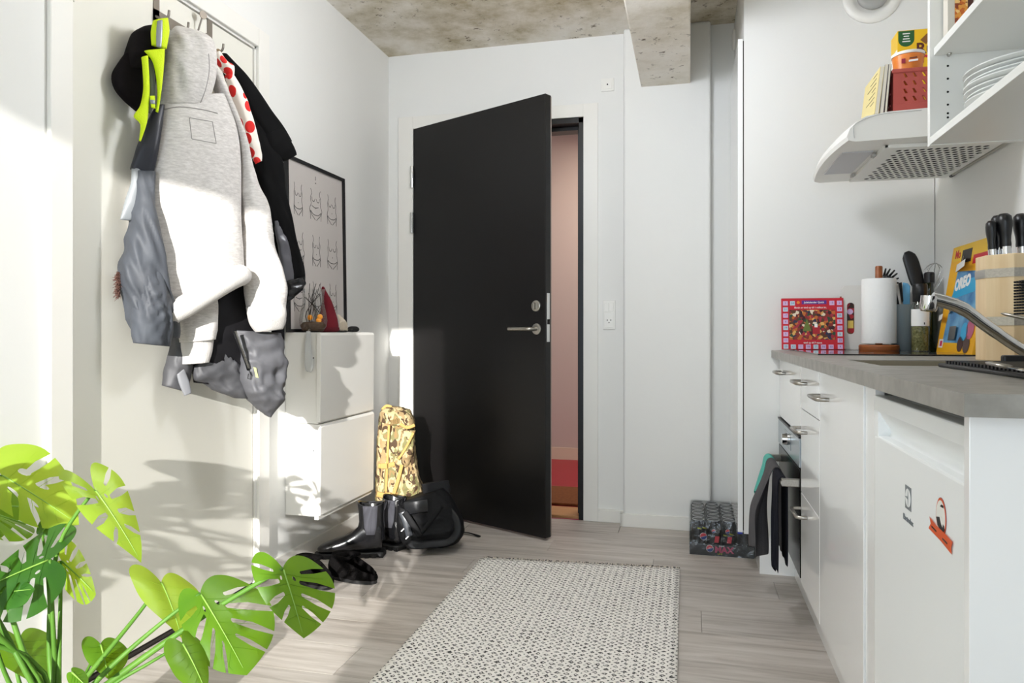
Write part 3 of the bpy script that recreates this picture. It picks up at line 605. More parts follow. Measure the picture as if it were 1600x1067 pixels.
# cutting board
x0, x1, z0, z1 = .574, .80, ZW + .0056, 1.162; ccy = (x0 + x1) / 2
def rrect(x0, x1, z0, z1, r, n=5):
    o = []
    for cx, cz, a in ((x1 - r, z1 - r, 0), (x0 + r, z1 - r, 90), (x0 + r, z0 + r, 180), (x1 - r, z0 + r, 270)):
        o += [(cx + r * math.cos(math.radians(a + 90 * k / n)), cz + r * math.sin(math.radians(a + 90 * k / n))) for k in range(n + 1)]
    return o
ha, hb_ = onY(1323, 473, 3.048), onY(1335, 522, 3.048)
vs, ts = fill(rrect(x0, x1, z0, z1, .018), [rrect(ha.x, hb_.x, hb_.z, ha.z, .0125)])
BOARD = M('translucent_plastic', '#e2dfd9', .45); 
lbl(MB().add([(p.x, 3.048, p.y) for p in vs], ts).build('cutting_board', BOARD, solid=.008), 'translucent white cutting board with a slotted grip leaning upright', 'cutting board')
# kitchen roll
TEAK = M('teak', '#8a4a22', .45, var=((6, 6, 60), '#a05c2e'))
rx, ry_ = .677, 2.92
t = thing('paper_towel_holder', 'teak kitchen roll holder with round base and post', 'holder', (rx, ry_, ZW + .005))
MB().lathe([(.066, 0), (.068, .004), (.068, .018), (.064, .022)], (rx, ry_, ZW + .005), 36).build('base', TEAK, t, smooth=True, angle=40)
MB().lathe([(.0125, .02), (.0125, .31), (.01, .313)], (rx, ry_, ZW + .005), 20).build('post', TEAK, t, smooth=True, angle=40)
lbl(MB().lathe([(.02, .028), (.058, .028), (.0585, .03), (.0585, .262), (.056, .265), (.02, .265), (.02, .028)], (rx, ry_, ZW + .005), 40, cap=False).build('kitchen_roll', M('paper_white', '#eeeeec', .9, bump=((90, 90, 90), .35)), smooth=True, angle=40), 'white kitchen paper roll on the teak holder', 'paper roll')
# utensil pot
ux, uy = .7725, 2.99
pot = lbl(MB().lathe([(.03, 0), (.034, .004), (.039, .15), (.041, .172), (.037, .172), (.034, .15), (.03, .01), (.001, .008)], (ux, uy, ZW + .005), 28, cap=False).build('utensil_pot', M('grey_blue_ceramic', '#98a7ad', .4), smooth=True, angle=60), 'grey-blue ceramic utensil pot behind the spice grinder', 'pot')
def U(u, v, yy=2.93): return onY(u, v, yy + .06)
G = 'utensils standing in the grey-blue pot'
t = thing('pasta_server', 'black toothed pasta server behind the kitchen roll', 'utensil', (ux, uy, ZW + .02), G)
MB().tube([(ux - .012, uy + .012, ZW + .02), U(1408, 500, 2.945), U(1396, 444, 2.945)], [.005, .005, .006], 8).build('handle', BLACKP, t, smooth=True)
sp = MB(); sp.tube(smoothline([U(1397, 447, 2.945), U(1390, 437, 2.945), U(1380, 432, 2.945)], 8), [.009, .016, .02, .023, .024, .023, .019, .01], 12, flat=.5).build('spoon_head', BLACKP, t, smooth=True)
m = MB()
for k, (a, b) in enumerate((((1381, 431), (1384, 419.5)), ((1385, 430), (1391, 420)), ((1390, 431), (1398, 422)), ((1393, 434), (1402, 427)), ((1395, 438), (1404, 434.5)), ((1396, 442), (1404, 442)))):
    MB().tube([U(*a, 2.945), U(*b, 2.93)], [.0045, .0028], 7).build('tooth', BLACKP, t, smooth=True)
t = thing('spatula', 'long black spatula with rounded head standing in the pot', 'utensil', (ux, uy, ZW + .02), G)
MB().tube([(ux + .012, uy - .01, ZW + .02), U(1428, 490, 2.92), U(1437, 445, 2.92)], .006, 8).build('handle', BLACKP, t, smooth=True)
MB().tube(smoothline([U(1435, 448, 2.915), U(1430, 430, 2.915), U(1424, 410, 2.915), U(1418, 396, 2.915), U(1416.5, 393, 2.915)], 14), [.018, .022, .024, .025, .026, .026, .026, .026, .026, .026, .025, .023, .017, .008], 14, flat=.25, up=(0, 1, 0)).build('blade', BLACKP, t, smooth=True)
t = thing('pastry_brush', 'light blue silicone scraper standing in the pot', 'utensil', (ux, uy, ZW + .02), G)
MB().tube([(ux, uy, ZW + .02), U(1417, 484, 2.92)], .006, 8).build('handle', M('pale_wood', '#b99a78', .5), t, smooth=True)
MB().prism([U(1411, 482, 2.915), U(1422, 482, 2.915), U(1422.5, 447, 2.915), U(1419, 442.5, 2.915), U(1411, 441, 2.915)], (0, .008, 0)).build('blade', M('light_blue_silicone', '#6cb4e0', .5), t, bevel=.003)
t = thing('flat_turner', 'thin dark steel turner leaning in the pot beside the blue scraper', 'utensil', (ux, uy, ZW + .02), G)
MB().tube([(ux - .015, uy, ZW + .02), U(1411, 484, 2.91), U(1404.5, 443, 2.91)], [.004, .004, .003], 8).build('handle', STEEL, t, smooth=True)
MB().prism([U(1404, 442, 2.905), U(1409, 441, 2.905), U(1411.5, 470, 2.905), U(1409, 474, 2.905)], (0, .003, 0)).build('blade', BLACKP, t)
t = thing('balloon_whisk', 'steel balloon whisk standing behind the spice grinder', 'utensil', (ux, uy, ZW + .02), G)
wb = U(1450, 470, 2.95); wt_ = U(1462, 411, 2.95); MB().tube([(ux + .018, uy + .008, ZW + .02), wb], .006, 8).build('handle', STEEL, t, smooth=True)
ax = (wt_ - wb).normalized(); sd = ax.cross(Y).normalized()
for k in range(5):
    a = math.pi * k / 5; side = sd * math.cos(a) + Y * math.sin(a); L_ = (wt_ - wb).length
    MB().tube(smoothline([wb, wb + ax * L_ * .45 + side * .026, wb + ax * L_ * .8 + side * .034, wt_, wb + ax * L_ * .8 - side * .034, wb + ax * L_ * .45 - side * .026, wb], 26), .0011, 5).build('wire', CHROME, t, smooth=True)
# spice grinder
gx, gy = .795, 2.85
t = thing('spice_grinder', 'glass spice grinder of dried herbs with black cap', 'jar', (gx, gy, ZW + .005))
GL = clear_mat('clear_glass', '#f4f8f6', .06)
MB().lathe([(.026, 0), (.029, .003), (.029, .155), (.024, .168), (.021, .178)], (gx, gy, ZW + .0052), 28).build('jar', GL, t, smooth=True, angle=50)
MB().lathe([(.026, .003), (.026, .085), (.02, .09)], (gx, gy, ZW + .0052), 24).build('herbs', M('dried_herbs', '#5d5a2e', .9, var=((160, 160, 160), '#a39a62'), bump=((200, 200, 200), .8)), t, smooth=True, angle=50)
MB().lathe([(.0225, .176), (.024, .178), (.024, .205), (.0245, .206), (.0245, .236), (.022, .24)], (gx, gy, ZW + .0052), 28).build('cap', BLACKP, t, smooth=True, angle=40)
rs = [[Vector((gx + .0294 * math.cos(a), gy + .0294 * math.sin(a), ZW + z)) for a in [math.radians(-175 + 160 * k / 14) for k in range(15)]] for z in (.095, .155)]
lb = MB().rings(rs, False, False).build('paper_label', WHT, t, smooth=True)
dv = Vector((-.35, -.93, 0)).normalized(); MB().obox(Vector((gx, gy, ZW + .104)) + dv * .0296 + X * .012, (.006, -.002, 0), dv * .0002, Z * .004).build('barcode', INK, lb)
# oil bottle
bx_, by_ = .858, 2.965
t = thing('oil_bottle', 'dark green oil bottle behind the spice grinder', 'bottle', (bx_, by_, ZW + .001))
MB().lathe([(.03, 0), (.033, .004), (.033, .16), (.028, .19), (.016, .22), (.0145, .25), (.0165, .252), (.0165, .262)], (bx_, by_, ZW + .001), 28).build('bottle', M('dark_green_glass', '#1c2410', .08, coat=1), t, smooth=True, angle=60)
MB().lathe([(.0175, .255), (.0175, .29), (.014, .294)], (bx_, by_, ZW + .001), 24).build('cap', BLACKP, t, smooth=True, angle=40)
# opened biscuit calendar against the right wall
t = thing('advent_box', 'yellow and blue biscuit advent box with torn paper doors leaning on the wall', 'box', (.86, 2.66, ZW + .001))
A = Vector((.842, 2.835, ZW + .001)); B = Vector((.842, 2.50, ZW + .001)); upv = Vector((.056, 0, .367)); hh = upv.length; upn = upv.normalized(); along = Vector((0, -1, 0)); nn = along.cross(upn); Wd = .335
def bp(a, b, o=0): return A + along * (a * Wd) + upn * (b * hh) + nn * o
def brect(nm, a0, a1, b0, b1, o, mat, par=None, th=.0004): return MB().prism([bp(a0, b0, o), bp(a1, b0, o), bp(a1, b1, o), bp(a0, b1, o)], nn * th).build(nm, mat, par or t)
MB().prism([bp(0, 0, -.03), bp(1, 0, -.03), bp(1, 1, -.03), bp(0, 1, -.03)], nn * .03).build('carton', M('amber_card', '#f2b21c', .45), t, bevel=.001)
blue = M('blue_print', '#2f6fa8', .45, var=((14, 14, 14), '#7fb8d8')); cy_ = M('cyan_print', '#35a8d6', .45)
pnl = MB().prism([bp(.14, .1, 0), bp(.6, .1, 0), bp(.98, .28, 0), bp(.98, .72, 0), bp(.25, .76, 0)], nn * .0004).build('printed_panel', blue, t)
brect('printed_band', .05, .95, .86, 1, 0, YEL); brect('printed_shade', .3, .56, .83, .95, .0005, M('dark_print', '#2a2320', .5)); brect('printed_stripe', .62, .98, .8, .88, .0005, RED)
MB().prism([bp(.18, .5, .0005), bp(.8, .55, .0005), bp(.9, .68, .0005), bp(.3, .66, .0005)], nn * .0004).build('printed_sky', cy_, t)
text('lettering', 'OREO', .052, bp(.45, .64, .0012), along + upn * .12, upn - along * .12, WHT, t, ext=.0003, bold=.003, sx=.95)
text('lettering', 'Mo', .04, bp(.18, .92, .0008), along, upn, RED, t, ext=.0003, bold=.001)
for a, b, w_, h2, mt, ang in ((.2, .755, .5, .07, WHT, .03), (-.08, .3, .3, .06, WHT, .02), (.2, .37, .13, .07, M('foil', '#c8ccd0', .2, .7), .008), (.3, .12, .24, .13, M('dull_silver', '#8c9094', .3, .6), .006), (.34, .82, .2, .05, M('kraft_back', '#c9b2a6', .7), .02)):
    MB().prism([bp(a, b, .001), bp(a + w_, b + .01, .001 + ang), bp(a + w_, b + h2, .001 + ang), bp(a, b + h2, .001)], nn * .0008).build('paper_door', mt, t)
for a, b, r_, mt in ((.72, .2, .03, cy_), (.86, .22, .032, M('pink_print', '#b9607a', .5)), (.66, .09, .025, M('cocoa_print', '#4a2f2a', .6)), (.82, .09, .028, M('cookie_print', '#5a4640', .6))):
    MB().lathe([(r_, 0), (r_, .0006)], bp(a, b, .0012), 20, nn).build('printed_ball', mt, t)
c = brect('seal_print', .05, .17, .05, .13, .0005, WHT); brect('seal_mark', .085, .15, .065, .115, .001, M('magenta_print', '#c8285a', .5))
# knife block
KX, KYY = .814, 2.12; kr = .087
PINE = M('pale_beech', '#dcbf92', .5, var=((60, 60, 3), '#e8d0a8'))
def octa(r, z, n=8): return [Vector((KX + r * math.cos(math.radians(22.5 + 45 * k)), KYY + r * math.sin(math.radians(22.5 + 45 * k)), z)) for k in range(n)]
t = thing('knife_block', 'eight sided pale beech knife block with two steel bands', 'knife block', (KX, KYY, ZW))
zt3 = ZW + .27
MB().rings([octa(kr, ZW), octa(kr, zt3)]).build('staves', PINE, t, bevel=.002)
for za, zb_ in ((zt3 - .058, zt3 - .036), (ZW + .09, ZW + .112)): MB().rings([octa(kr + .0015, za), octa(kr + .0015, zb_)], False).build('steel_band', STEEL, t)
MB().rings([octa(kr - .014, zt3 - .002), octa(kr - .014, zt3 + .001)]).build('slot_top', M('dark_bristle', '#2a2622', .9), t)
KN = 'black handled knives in the beech block'
for k, (u, vt, vb, wd, lab) in enumerate(((1548, 345, 404, .015, 'slim black knife handle at the edge of the block'), (1557, 337, 404, .0165, 'black knife handle tucked behind the broad one in the block'), (1568, 334, 402, .022, 'broad black knife handle with wide steel collar in the block'), (1594, 334, 402, .02, 'black knife handle standing apart at the block side'))):
    yy = 2.1 + .02 * (k % 2); a, b = onY(u + 3, vb, yy), onY(u, vt, yy); b = a + (b - a)
    n_ = thing('knife', lab, 'knife', a - Z * .1, KN)
    g = MB().tube(smoothline([a + (b - a) * .22, a + (b - a) * .5, a + (b - a) * .8, b], 10), [wd * .8, wd * .85, wd * .8, wd * .85, wd * .95, wd * 1.05, wd * 1.1, wd * 1.1, wd, wd * .55], 14, flat=.75).build('grip', BLACKP, n_, smooth=True, angle=60)
    MB().tube([a, a + (b - a) * .24], [wd * .8, wd * .82], 14, flat=.75).build('collar', CHROME, n_, smooth=True, angle=40)
    MB().tube([a - Z * .12, a], [wd * .5, wd * .7], 6, flat=.15).build('blade', CHROME, n_)
# ribbed drying mat and what lies on it
m0, m1, mz = Vector((.56, 1.69, 0)), Vector((.9, 1.25, 0)), ZW
t = thing('drying_mat', 'black ribbed silicone drying mat beside the sink', 'mat', (.7, 1.47, mz))
MB().box(.505, .895, 1.24, 1.69, mz, mz + .008).build('base', BLACKP, t, bevel=.003)
for k in range(26): MB().box(.515, .885, 1.25 + k * .0166, 1.258 + k * .0166, mz + .008, mz + .014).build('rib', BLACKP, t)
MB().box(.62, .893, 1.67, 1.688, mz + .008, mz + .026).build('raised_rim', BLACKP, t, bevel=.004)
MB().box(.877, .893, 1.25, 1.67, mz + .008, mz + .026).build('raised_rim', BLACKP, t, bevel=.004)
t = thing('table_knife', 'steel table knife lying on the black drying mat', 'knife', onZ(1570, 570, mz + .016))
a, b = onZ(1543, 566.5, mz + .0185), onZ(1600, 578, mz + .0185); MB().tube([a, a + (b - a) * .1, a + (b - a) * .6], [.004, .008, .008], 10, flat=.45).build('grip', STEEL, t, smooth=True); MB().tube([a + (b - a) * .6, b, b + (b - a) * .35], [.007, .008, .004], 8, flat=.25).build('blade', CHROME, t, smooth=True)
t = thing('dish_brush', 'black bristled dish brush beside the knife block', 'brush', (.875, 1.6, ZW + .026))
q = Vector((.868, 1.62, ZW)); bh = onY(1608, 462, 1.62)
MB().tube([(.868, 1.62, ZW + .02), (.868, 1.62, bh.z - .02), (.86, 1.62, bh.z + .02)], [.006, .006, .008], 10).build('handle', BLACKP, t, smooth=True)
tip = onY(1590, 465, 1.62); hd0 = Vector((.862, 1.62, bh.z))
for k in range(12):
    for j in range(4):
        o0 = Vector((0, (j - 1.5) * .009, (k - 5.5) * .0046)); MB().tube([hd0 + o0, Vector((tip.x, 1.62, tip.z)) + o0 * 1.25], [.0024, .002], 5).build('bristle_tuft', BLACK, t)
t = thing('steel_skewer', 'slim pointed steel tool leaning by the knife block', 'utensil', (.87, 1.75, ZW + .01))
a, b = onY(1564, 489.5, 1.8), onY(1602, 497, 1.75); b = a + (b - a) * 1.25; MB().tube([a, a + (b - a) * .12, b], [.001, .0035, .0045], 8).build('shaft', STEEL, t, smooth=True)
MB().tube([b, Vector((.893, 1.72, ZW + .022))], [.0045, .0045], 8).build('tang', STEEL, t, smooth=True)
# things on the hood
ht = 1.626
def book(nm, x, th, y0, y1, z1, mat, lab, lean=.012):
    t = thing(nm, lab, 'book', (x, (y0 + y1) / 2, ht), 'small books leaning on the hood')
    sl = Vector((lean, 0, z1 - ht)); a = [Vector((x, y0, ht)), Vector((x, y1, ht)), Vector((x, y1, ht)) + sl, Vector((x, y0, ht)) + sl]
    MB().prism([p + X * .0015 for p in a], X * (th - .003)).build('pages', M('page_edge', '#e6e0d0', .8), t)
    c = MB().prism([p - Y * 0 for p in a], X * .0015).build('cover', mat, t); MB().prism([p + X * (th - .0015) for p in a], X * .0015).build('cover', mat, t)
    return t, a, c
t, a, c = book('notebook', .527, .012, 2.325, 2.515, 1.763, M('pale_yellow_card', '#e2d294', .6), 'pale yellow notebook with handwriting leaning on the hood', .016)
for k in range(7): p = a[0] + Z * (.125 - k * .014) + X * (.0145 - k * .0016 - .001); MB().tube([p + Y * .025, p + Y * (.07 + .03 * ((k * 7) % 3))], .0007, 4).build('handwriting', M('pencil', '#6b6452', .7), c)
book('notebook', .5415, .01, 2.325, 2.5, 1.768, M('grey_card', '#b7b3ae', .6), 'grey notebook between the yellow notebook and the dark one', .014)
book('notebook', .5535, .008, 2.325, 2.5, 1.768, M('dark_card', '#3a2c22', .6), 'dark brown notebook standing against the red crate', .012)
cx0, cx1, cy0, cy1, cz1 = .578, .80, 2.325, 2.49, 1.752
CR = M('terracotta_plastic', '#b6524a', .45)
t = thing('folding_crate', 'terracotta folding crate with slanted slots on the hood', 'crate', ((cx0 + cx1) / 2, (cy0 + cy1) / 2, ht))
hs = []
for i in range(8):
    for j in range(4):
        sx, sz = cx0 + .026 + i * .0245, ht + .03 + j * .023
        hs.append([(sx, sz + .013), (sx + .005, sz + .014), (sx + .0125, sz + .002), (sx + .0105, sz), (sx + .006, sz)])
vs, ts = fill([(cx0, ht), (cx1, ht), (cx1, cz1), (cx0, cz1)], hs)
for yy in (cy0 + .002, cy1 - .002): MB().add([(p.x, yy, p.y) for p in vs], ts).build('slotted_wall', CR, t, solid=.004)
MB().box(cx0, cx0 + .004, cy0 + .004, cy1 - .004, ht, cz1).build('end_wall', CR, t); MB().box(cx1 - .004, cx1, cy0 + .004, cy1 - .004, ht, cz1).build('end_wall', CR, t)
MB().box(cx0, cx1, cy0 + .004, cy1 - .004, ht, ht + .004).build('crate_floor', CR, t)
m = MB(); m.box(cx0 - .003, cx1 + .003, cy0 - .003, cy0 + .004, cz1 - .012, cz1).box(cx0 - .003, cx1 + .003, cy1 - .004, cy1 + .003, cz1 - .012, cz1).box(cx0 - .003, cx0 + .004, cy0, cy1, cz1 - .012, cz1).box(cx1 - .004, cx1 + .003, cy0, cy1, cz1 - .012, cz1); m.build('rim', CR, t, bevel=.002)
for k in range(3): MB().box(cx0 - .0025, cx0 + .001, cy0 + .03, cy1 - .03, ht + .025 + k * .034, ht + .03 + k * .034).build('end_rib', CR, t)
m = MB().box(cx0, cx1, cy0 - .003, cy0, ht, ht + .022); m.build('base_band', CR, t, bevel=.001)
tx, ty = .638, 2.405
t = thing('plastic_tub', 'orange plastic tub with white rim standing in the crate', 'tub', (tx, ty, ht + .004))
MB().lathe([(.032, .001), (.036, .11), (.043, .18), (.0435, .18)], (tx, ty, ht + .004), 32).build('tub', ORA, t, smooth=True, angle=50)
MB().lathe([(.0425, .18), (.0455, .181), (.0455, .189), (.042, .19)], (tx, ty, ht + .004), 32).build('rim', WHT, t, smooth=True, angle=50)
dv = Vector((-.25, -.97, 0)).normalized(); sv = Vector((dv.y, -dv.x, 0)) * -1
p = Vector((tx, ty, ht + .162)) + dv * .0425; MB().obox(p - sv * .012, sv * .005, dv * .0008, Z * .007).build('badge', M('maroon_print', '#9a1f3a', .5), t)
MB().obox(p + sv * .014 - Z * .002 + dv * .0002, sv * .012, dv * .0008, Z * .0028).build('white_print', WHT, t)
MB().obox(p + sv * .014 + Z * .006 + dv * .0002, sv * .01, dv * .0008, Z * .0018).build('maroon_print', M('maroon_line', '#7a3a24', .5), t)
yx0, yx1, yy0, yy1, yz1 = .664, .862, 2.62, 2.70, 1.975
t = thing('cereal_box', 'yellow rye cereal box with green badge behind the crate', 'box', (.76, 2.66, ht))
MB().box(yx0, yx1, yy0, yy1, ht, yz1).build('carton', YEL, t, bevel=.001)
MB().box(yx0 - .0006, yx0, yy0 + .004, yy1 - .004, ht, yz1 - .06).build('side_print', WHT, t)
n = 20; gc = onY(1416, 55, yy0); MB().prism([(gc.x - .024, yy0 - .0002, yz1 - .002), (gc.x + .024, yy0 - .0002, yz1 - .002)] + [(gc.x + .024 * math.cos(math.radians(-180 * k / n)), yy0 - .0002, yz1 - .03 + .024 * math.sin(math.radians(-180 * k / n))) for k in range(n + 1)], (0, -.0004, 0)).build('green_badge', GRN, t)
for k, w_ in enumerate((.011, .008, .01, .012)): MB().box(gc.x - w_, gc.x + w_, yy0 - .0011, yy0 - .0006, yz1 - .0115 - .0085 * k - .0016, yz1 - .0115 - .0085 * k + .0016).build('fine_print', WHT, t)
q = onY(1431, 77, yy0); text('lettering', 'Rug', .05, (q.x, yy0 - .0006, q.z), X, Z, M('brown_print', '#5a1f12', .5), t, 'LEFT', bold=.0012)
q = onY(1432, 91, yy0); text('lettering', 'fras', .05, (q.x, yy0 - .0006, q.z), X, Z, RED, t, 'LEFT', bold=.0012)
q = onY(1444, 62, yy0); MB().prism([(q.x - .012, yy0 - .0006, q.z), (q.x + .006, yy0 - .0006, q.z - .016), (q.x + .02, yy0 - .0006, q.z + .01), (q.x + .008, yy0 - .0006, q.z + .02)], (0, -.0004, 0)).build('flake_print', M('flake_brown', '#8a5a2a', .6), t)
# plates and a packet on the shelves
PORC = M('white_porcelain', '#e6e8e6', .2, coat=.6)
pcx, pcy = .697, 1.715
pl0 = None
for k in range(7):
    r = .128; zz = 1.4505 + k * .0095
    o = MB().lathe([(.07, 0), (.072, .003), (.1, .007), (r, .019), (r, .0215), (.1, .0105), (.07, .006), (.001, .006)], (pcx, pcy, zz), 48, cap=False).build('dinner_plate', PORC, smooth=True, angle=60) if pl0 is None else pl0.copy()
    if pl0 is None: pl0 = o
    else: COL.objects.link(o); o.location = (0 + .004 * ((k * 5) % 3 - 1), .004 * ((k * 7) % 3 - 1), k * .0095)
    tag(o, ('lowest', 'second lowest', 'third lowest', 'middle', 'third topmost', 'second topmost', 'topmost')[k] + ' white dinner plate of the stack in the wall cupboard', 'plate', 'stacked plates in the wall cupboard')
t = thing('snack_packet', 'tall packet with orange food photo on the upper shelf', 'packet', (.63, 1.86, 1.6635))
a, b = onY(1480, 40, 1.895), onY(1511, 8, 1.895)
MB().box(a.x, b.x + .012, 1.892, 1.924, 1.6635, 1.9).build('carton', M('packet_white', '#d8d2c6', .5), t, bevel=.001)
fx = onY(1495, 20, 1.891).x
MB().box(fx - .004, b.x, 1.8905, 1.892, 1.6645, 1.9).build('food_photo', picture_mat('food_picture', 130, [(0, '#c8641e'), (.35, '#e0963a'), (.6, '#8a3a14'), (.8, '#f0c27a')]), t)
MB().box(b.x, b.x + .0118, 1.8905, 1.892, 1.6645, 1.9).build('brown_print', M('dark_brown_print', '#4a1c10', .5), t)
# ================================================================== shoe cabinets and what stands on them
SX = -1.47; sy0_, sy1_ = 2.678, 3.19; z0c, z1c, z2c = .222, .602, .979
CABW = M('white_cabinet_plastic', '#e6e4de', .42)
for k, (za, zb_, lab) in enumerate(((z0c, z1c, 'lower white slim shoe cabinet mounted near the floor'), (z1c + .002, z2c, 'upper white slim shoe cabinet carrying the vase and poster'))):
    t = thing('shoe_cabinet', lab, 'shoe cabinet', (XL, (sy0_ + sy1_) / 2, za), 'stacked slim shoe cabinets')
    MB().box(XL + .001, SX - .02, sy0_ + .004, sy1_ - .004, za, zb_).build('body', CABW, t, bevel=.002)
    fr_ = MB().prism([(SX - .0195, sy0_, za + .006), (SX - .002, sy0_, za + .006), (SX + .002, sy0_, zb_ - .012), (SX - .004, sy0_, zb_ - .001), (SX - .0195, sy0_, zb_ - .001)], (0, sy1_ - sy0_, 0)).build('flap_front', CABW, t, bevel=.002)
    MB().box(SX - .03, SX - .012, sy0_ + .003, sy1_ - .003, za - (.012 if k == 0 else 0) + .0, za + .005).build('bottom_lip', CABW, t)
    pz_ = za + .27; MB().lathe([(.003, 0), (.003, .0008)], (SX - .035, sy0_ + .0042, pz_), 10, (0, -1, 0)).build('screw_hole', HOLE, t)
# shoehorn
q0, q1 = onY(482, 519, sy0_ - .006), onY(482, 581, sy0_ - .006)
t = thing('shoehorn', 'pale metal shoehorn hanging on the side of the upper shoe cabinet', 'shoehorn', q1)
MB().tube(smoothline([q0 + Z * .004, onY(481, 540, sy0_ - .007), onY(482, 560, sy0_ - .008), onY(483, 574, sy0_ - .009), q1 + X * .002], 16), [.01, .0105, .011, .0115, .012, .013, .014, .015, .016, .0175, .019, .02, .0205, .02, .017, .01], 12, flat=.18, up=(0, -1, 0)).build('blade', M('pale_metal', '#cfd1d0', .3, .4), t, smooth=True)
MB().tube([q0 + Z * .004, q0 + Z * .012 + Y * .012], .004, 8).build('hook', STEEL, t)
# poster
pf = thing('framed_poster', 'black framed poster of nine line drawn torsos leaning on the wall', 'poster', (XL + .03, 2.89, z2c))
py0, py1, pz0, pz1 = 2.655, 3.168, z2c + .001, 1.715
tl = Vector((-.016, 0, 1)).normalized(); bx0 = XL + .027
def fp(y, z, o=0): return Vector((bx0, y, pz0)) + tl * (z - pz0) + Vector((1, 0, .022)) * o
def bar(y0, y1, z0, z1): MB().prism([fp(y0, z0, -.008), fp(y1, z0, -.008), fp(y1, z1, -.008), fp(y0, z1, -.008)], Vector((1, 0, .022)) * .018).build('frame_rail', BLACK, pf, bevel=.001)
fw = .013
bar(py0, py0 + fw, pz0, pz1); bar(py1 - fw, py1, pz0, pz1); bar(py0 + fw, py1 - fw, pz0, pz0 + fw); bar(py0 + fw, py1 - fw, pz1 - fw, pz1)
MB().prism([fp(py0 + fw, pz0 + fw, -.004), fp(py1 - fw, pz0 + fw, -.004), fp(py1 - fw, pz1 - fw, -.004), fp(py0 + fw, pz1 - fw, -.004)], Vector((1, 0, 0)) * .003).build('print', M('poster_paper', '#c6c0bc', .6), pf)
DRAW = M('drawing_ink', '#2b2a2c', .6)
def stroke(mb, pts, r=.0015): mb.tube(smoothline(pts, 14), r, 4, flat=.3, up=(1, 0, 0))
def torso(yc, zc, w, h_, belly, nm):
    # a simple line figure: sides, bust, waist line and briefs; y runs along the wall
    m = MB(); P_ = lambda a, b: fp(yc + a * w, zc + b * h_, -.0003)
    for s in (-1, 1):
        stroke(m, [P_(s * .62, .5), P_(s * .5, .36), P_(s * .66, .2), P_(s * .58, 0), P_(s * (.62 + belly * .2), -.15), P_(s * .7, -.3), P_(s * .66, -.5)])
        stroke(m, [P_(s * .08, .2), P_(s * .2, .11), P_(s * .42, .12), P_(s * .5, .24)])
        stroke(m, [P_(s * .68, -.24), P_(s * .5, -.36), P_(s * .3, -.42), P_(s * .08, -.5)])
    stroke(m, [P_(-.66, -.22), P_(-.3, -.28 - belly * .05), P_(.3, -.28 - belly * .05), P_(.66, -.22)])
    stroke(m, [P_(-.02, -.1), P_(0, -.12), P_(.02, -.1)])
    if belly > .6: stroke(m, [P_(-.5, -.05), P_(-.1, -.1), P_(.35, -.06)])
    m.build('line_drawing', DRAW, pf)
k = 0
for r in range(3):
    for c_ in range(3):
        torso(2.755 + c_ * .148, 1.545 - r * .205, .056 + .006 * ((k * 3) % 4 - 1), .135, (.2, .9, .5, 1, .1, .4, .7, .3, .2)[k], k); k += 1
m = MB(); stroke(m, [fp(2.905, 1.672, -.0003), fp(2.905, 1.655, -.0003)], .002); m.tube([fp(2.905, 1.644, -.0003), fp(2.905, 1.64, -.0003)], .002, 5); m.build('exclamation_mark', DRAW, pf)
# vase of twigs
vx, vy = -1.531, 2.727
vz = z2c + .001
t = thing('glass_vase', 'clear tulip shaped glass vase holding bare twigs', 'vase', (vx, vy, vz))
prof = [(.02, 0), (.04, .004), (.055, .025), (.058, .05), (.052, .085), (.044, .12), (.043, .15), (.05, .182)]
MB().lathe(prof, (vx, vy, vz), 36, cap=False).build('glass', clear_mat('vase_glass', '#fafbfa', .03, fres=.4), t, smooth=True)
random.seed(3)
tw = M('dark_twig', '#2a211a', .8)
tg = thing('dried_twigs', 'tangle of bare dark twigs standing in the glass vase', 'twigs', (vx, vy, vz + .01))
for k in range(16):
    a = random.random() * 6.28; b = a + random.uniform(-1, 1); r1 = random.uniform(.01, .035); hgt = random.uniform(.09, .21)
    MB().tube(smoothline([(vx + .02 * math.cos(a), vy + .02 * math.sin(a), vz + .012), (vx + r1 * math.cos(b), vy + r1 * math.sin(b), vz + hgt * .5), (vx + r1 * math.cos(a + 2), vy + r1 * math.sin(a + 2), vz + hgt)], 10), .0011, 5).build('twig', tw, tg)
for k, (u, v) in enumerate(((484.5, 496), (500, 495), (498, 500.5))):
    p = onY(u, v, 2.72); lbl(MB().lathe([(.0115 * math.sin(math.pi * i / 10), -.0115 * math.cos(math.pi * i / 10)) for i in range(11)], p, 16).build('amber_bauble', M('amber_bauble_%d' % k, '#e09028', .3, emit=.25), smooth=True), 'small amber bauble resting low inside the glass vase', 'bauble', 'amber baubles in the vase')  # baubles given a faint glow of their own
MB().lathe([(.001, .004), (.045, .008), (.052, .03), (.04, .042), (.001, .045)], (vx, vy, vz), 24).build('moss', M('brown_moss', '#5a4534', .95, bump=((120, 120, 120), 1)), tg, smooth=True)
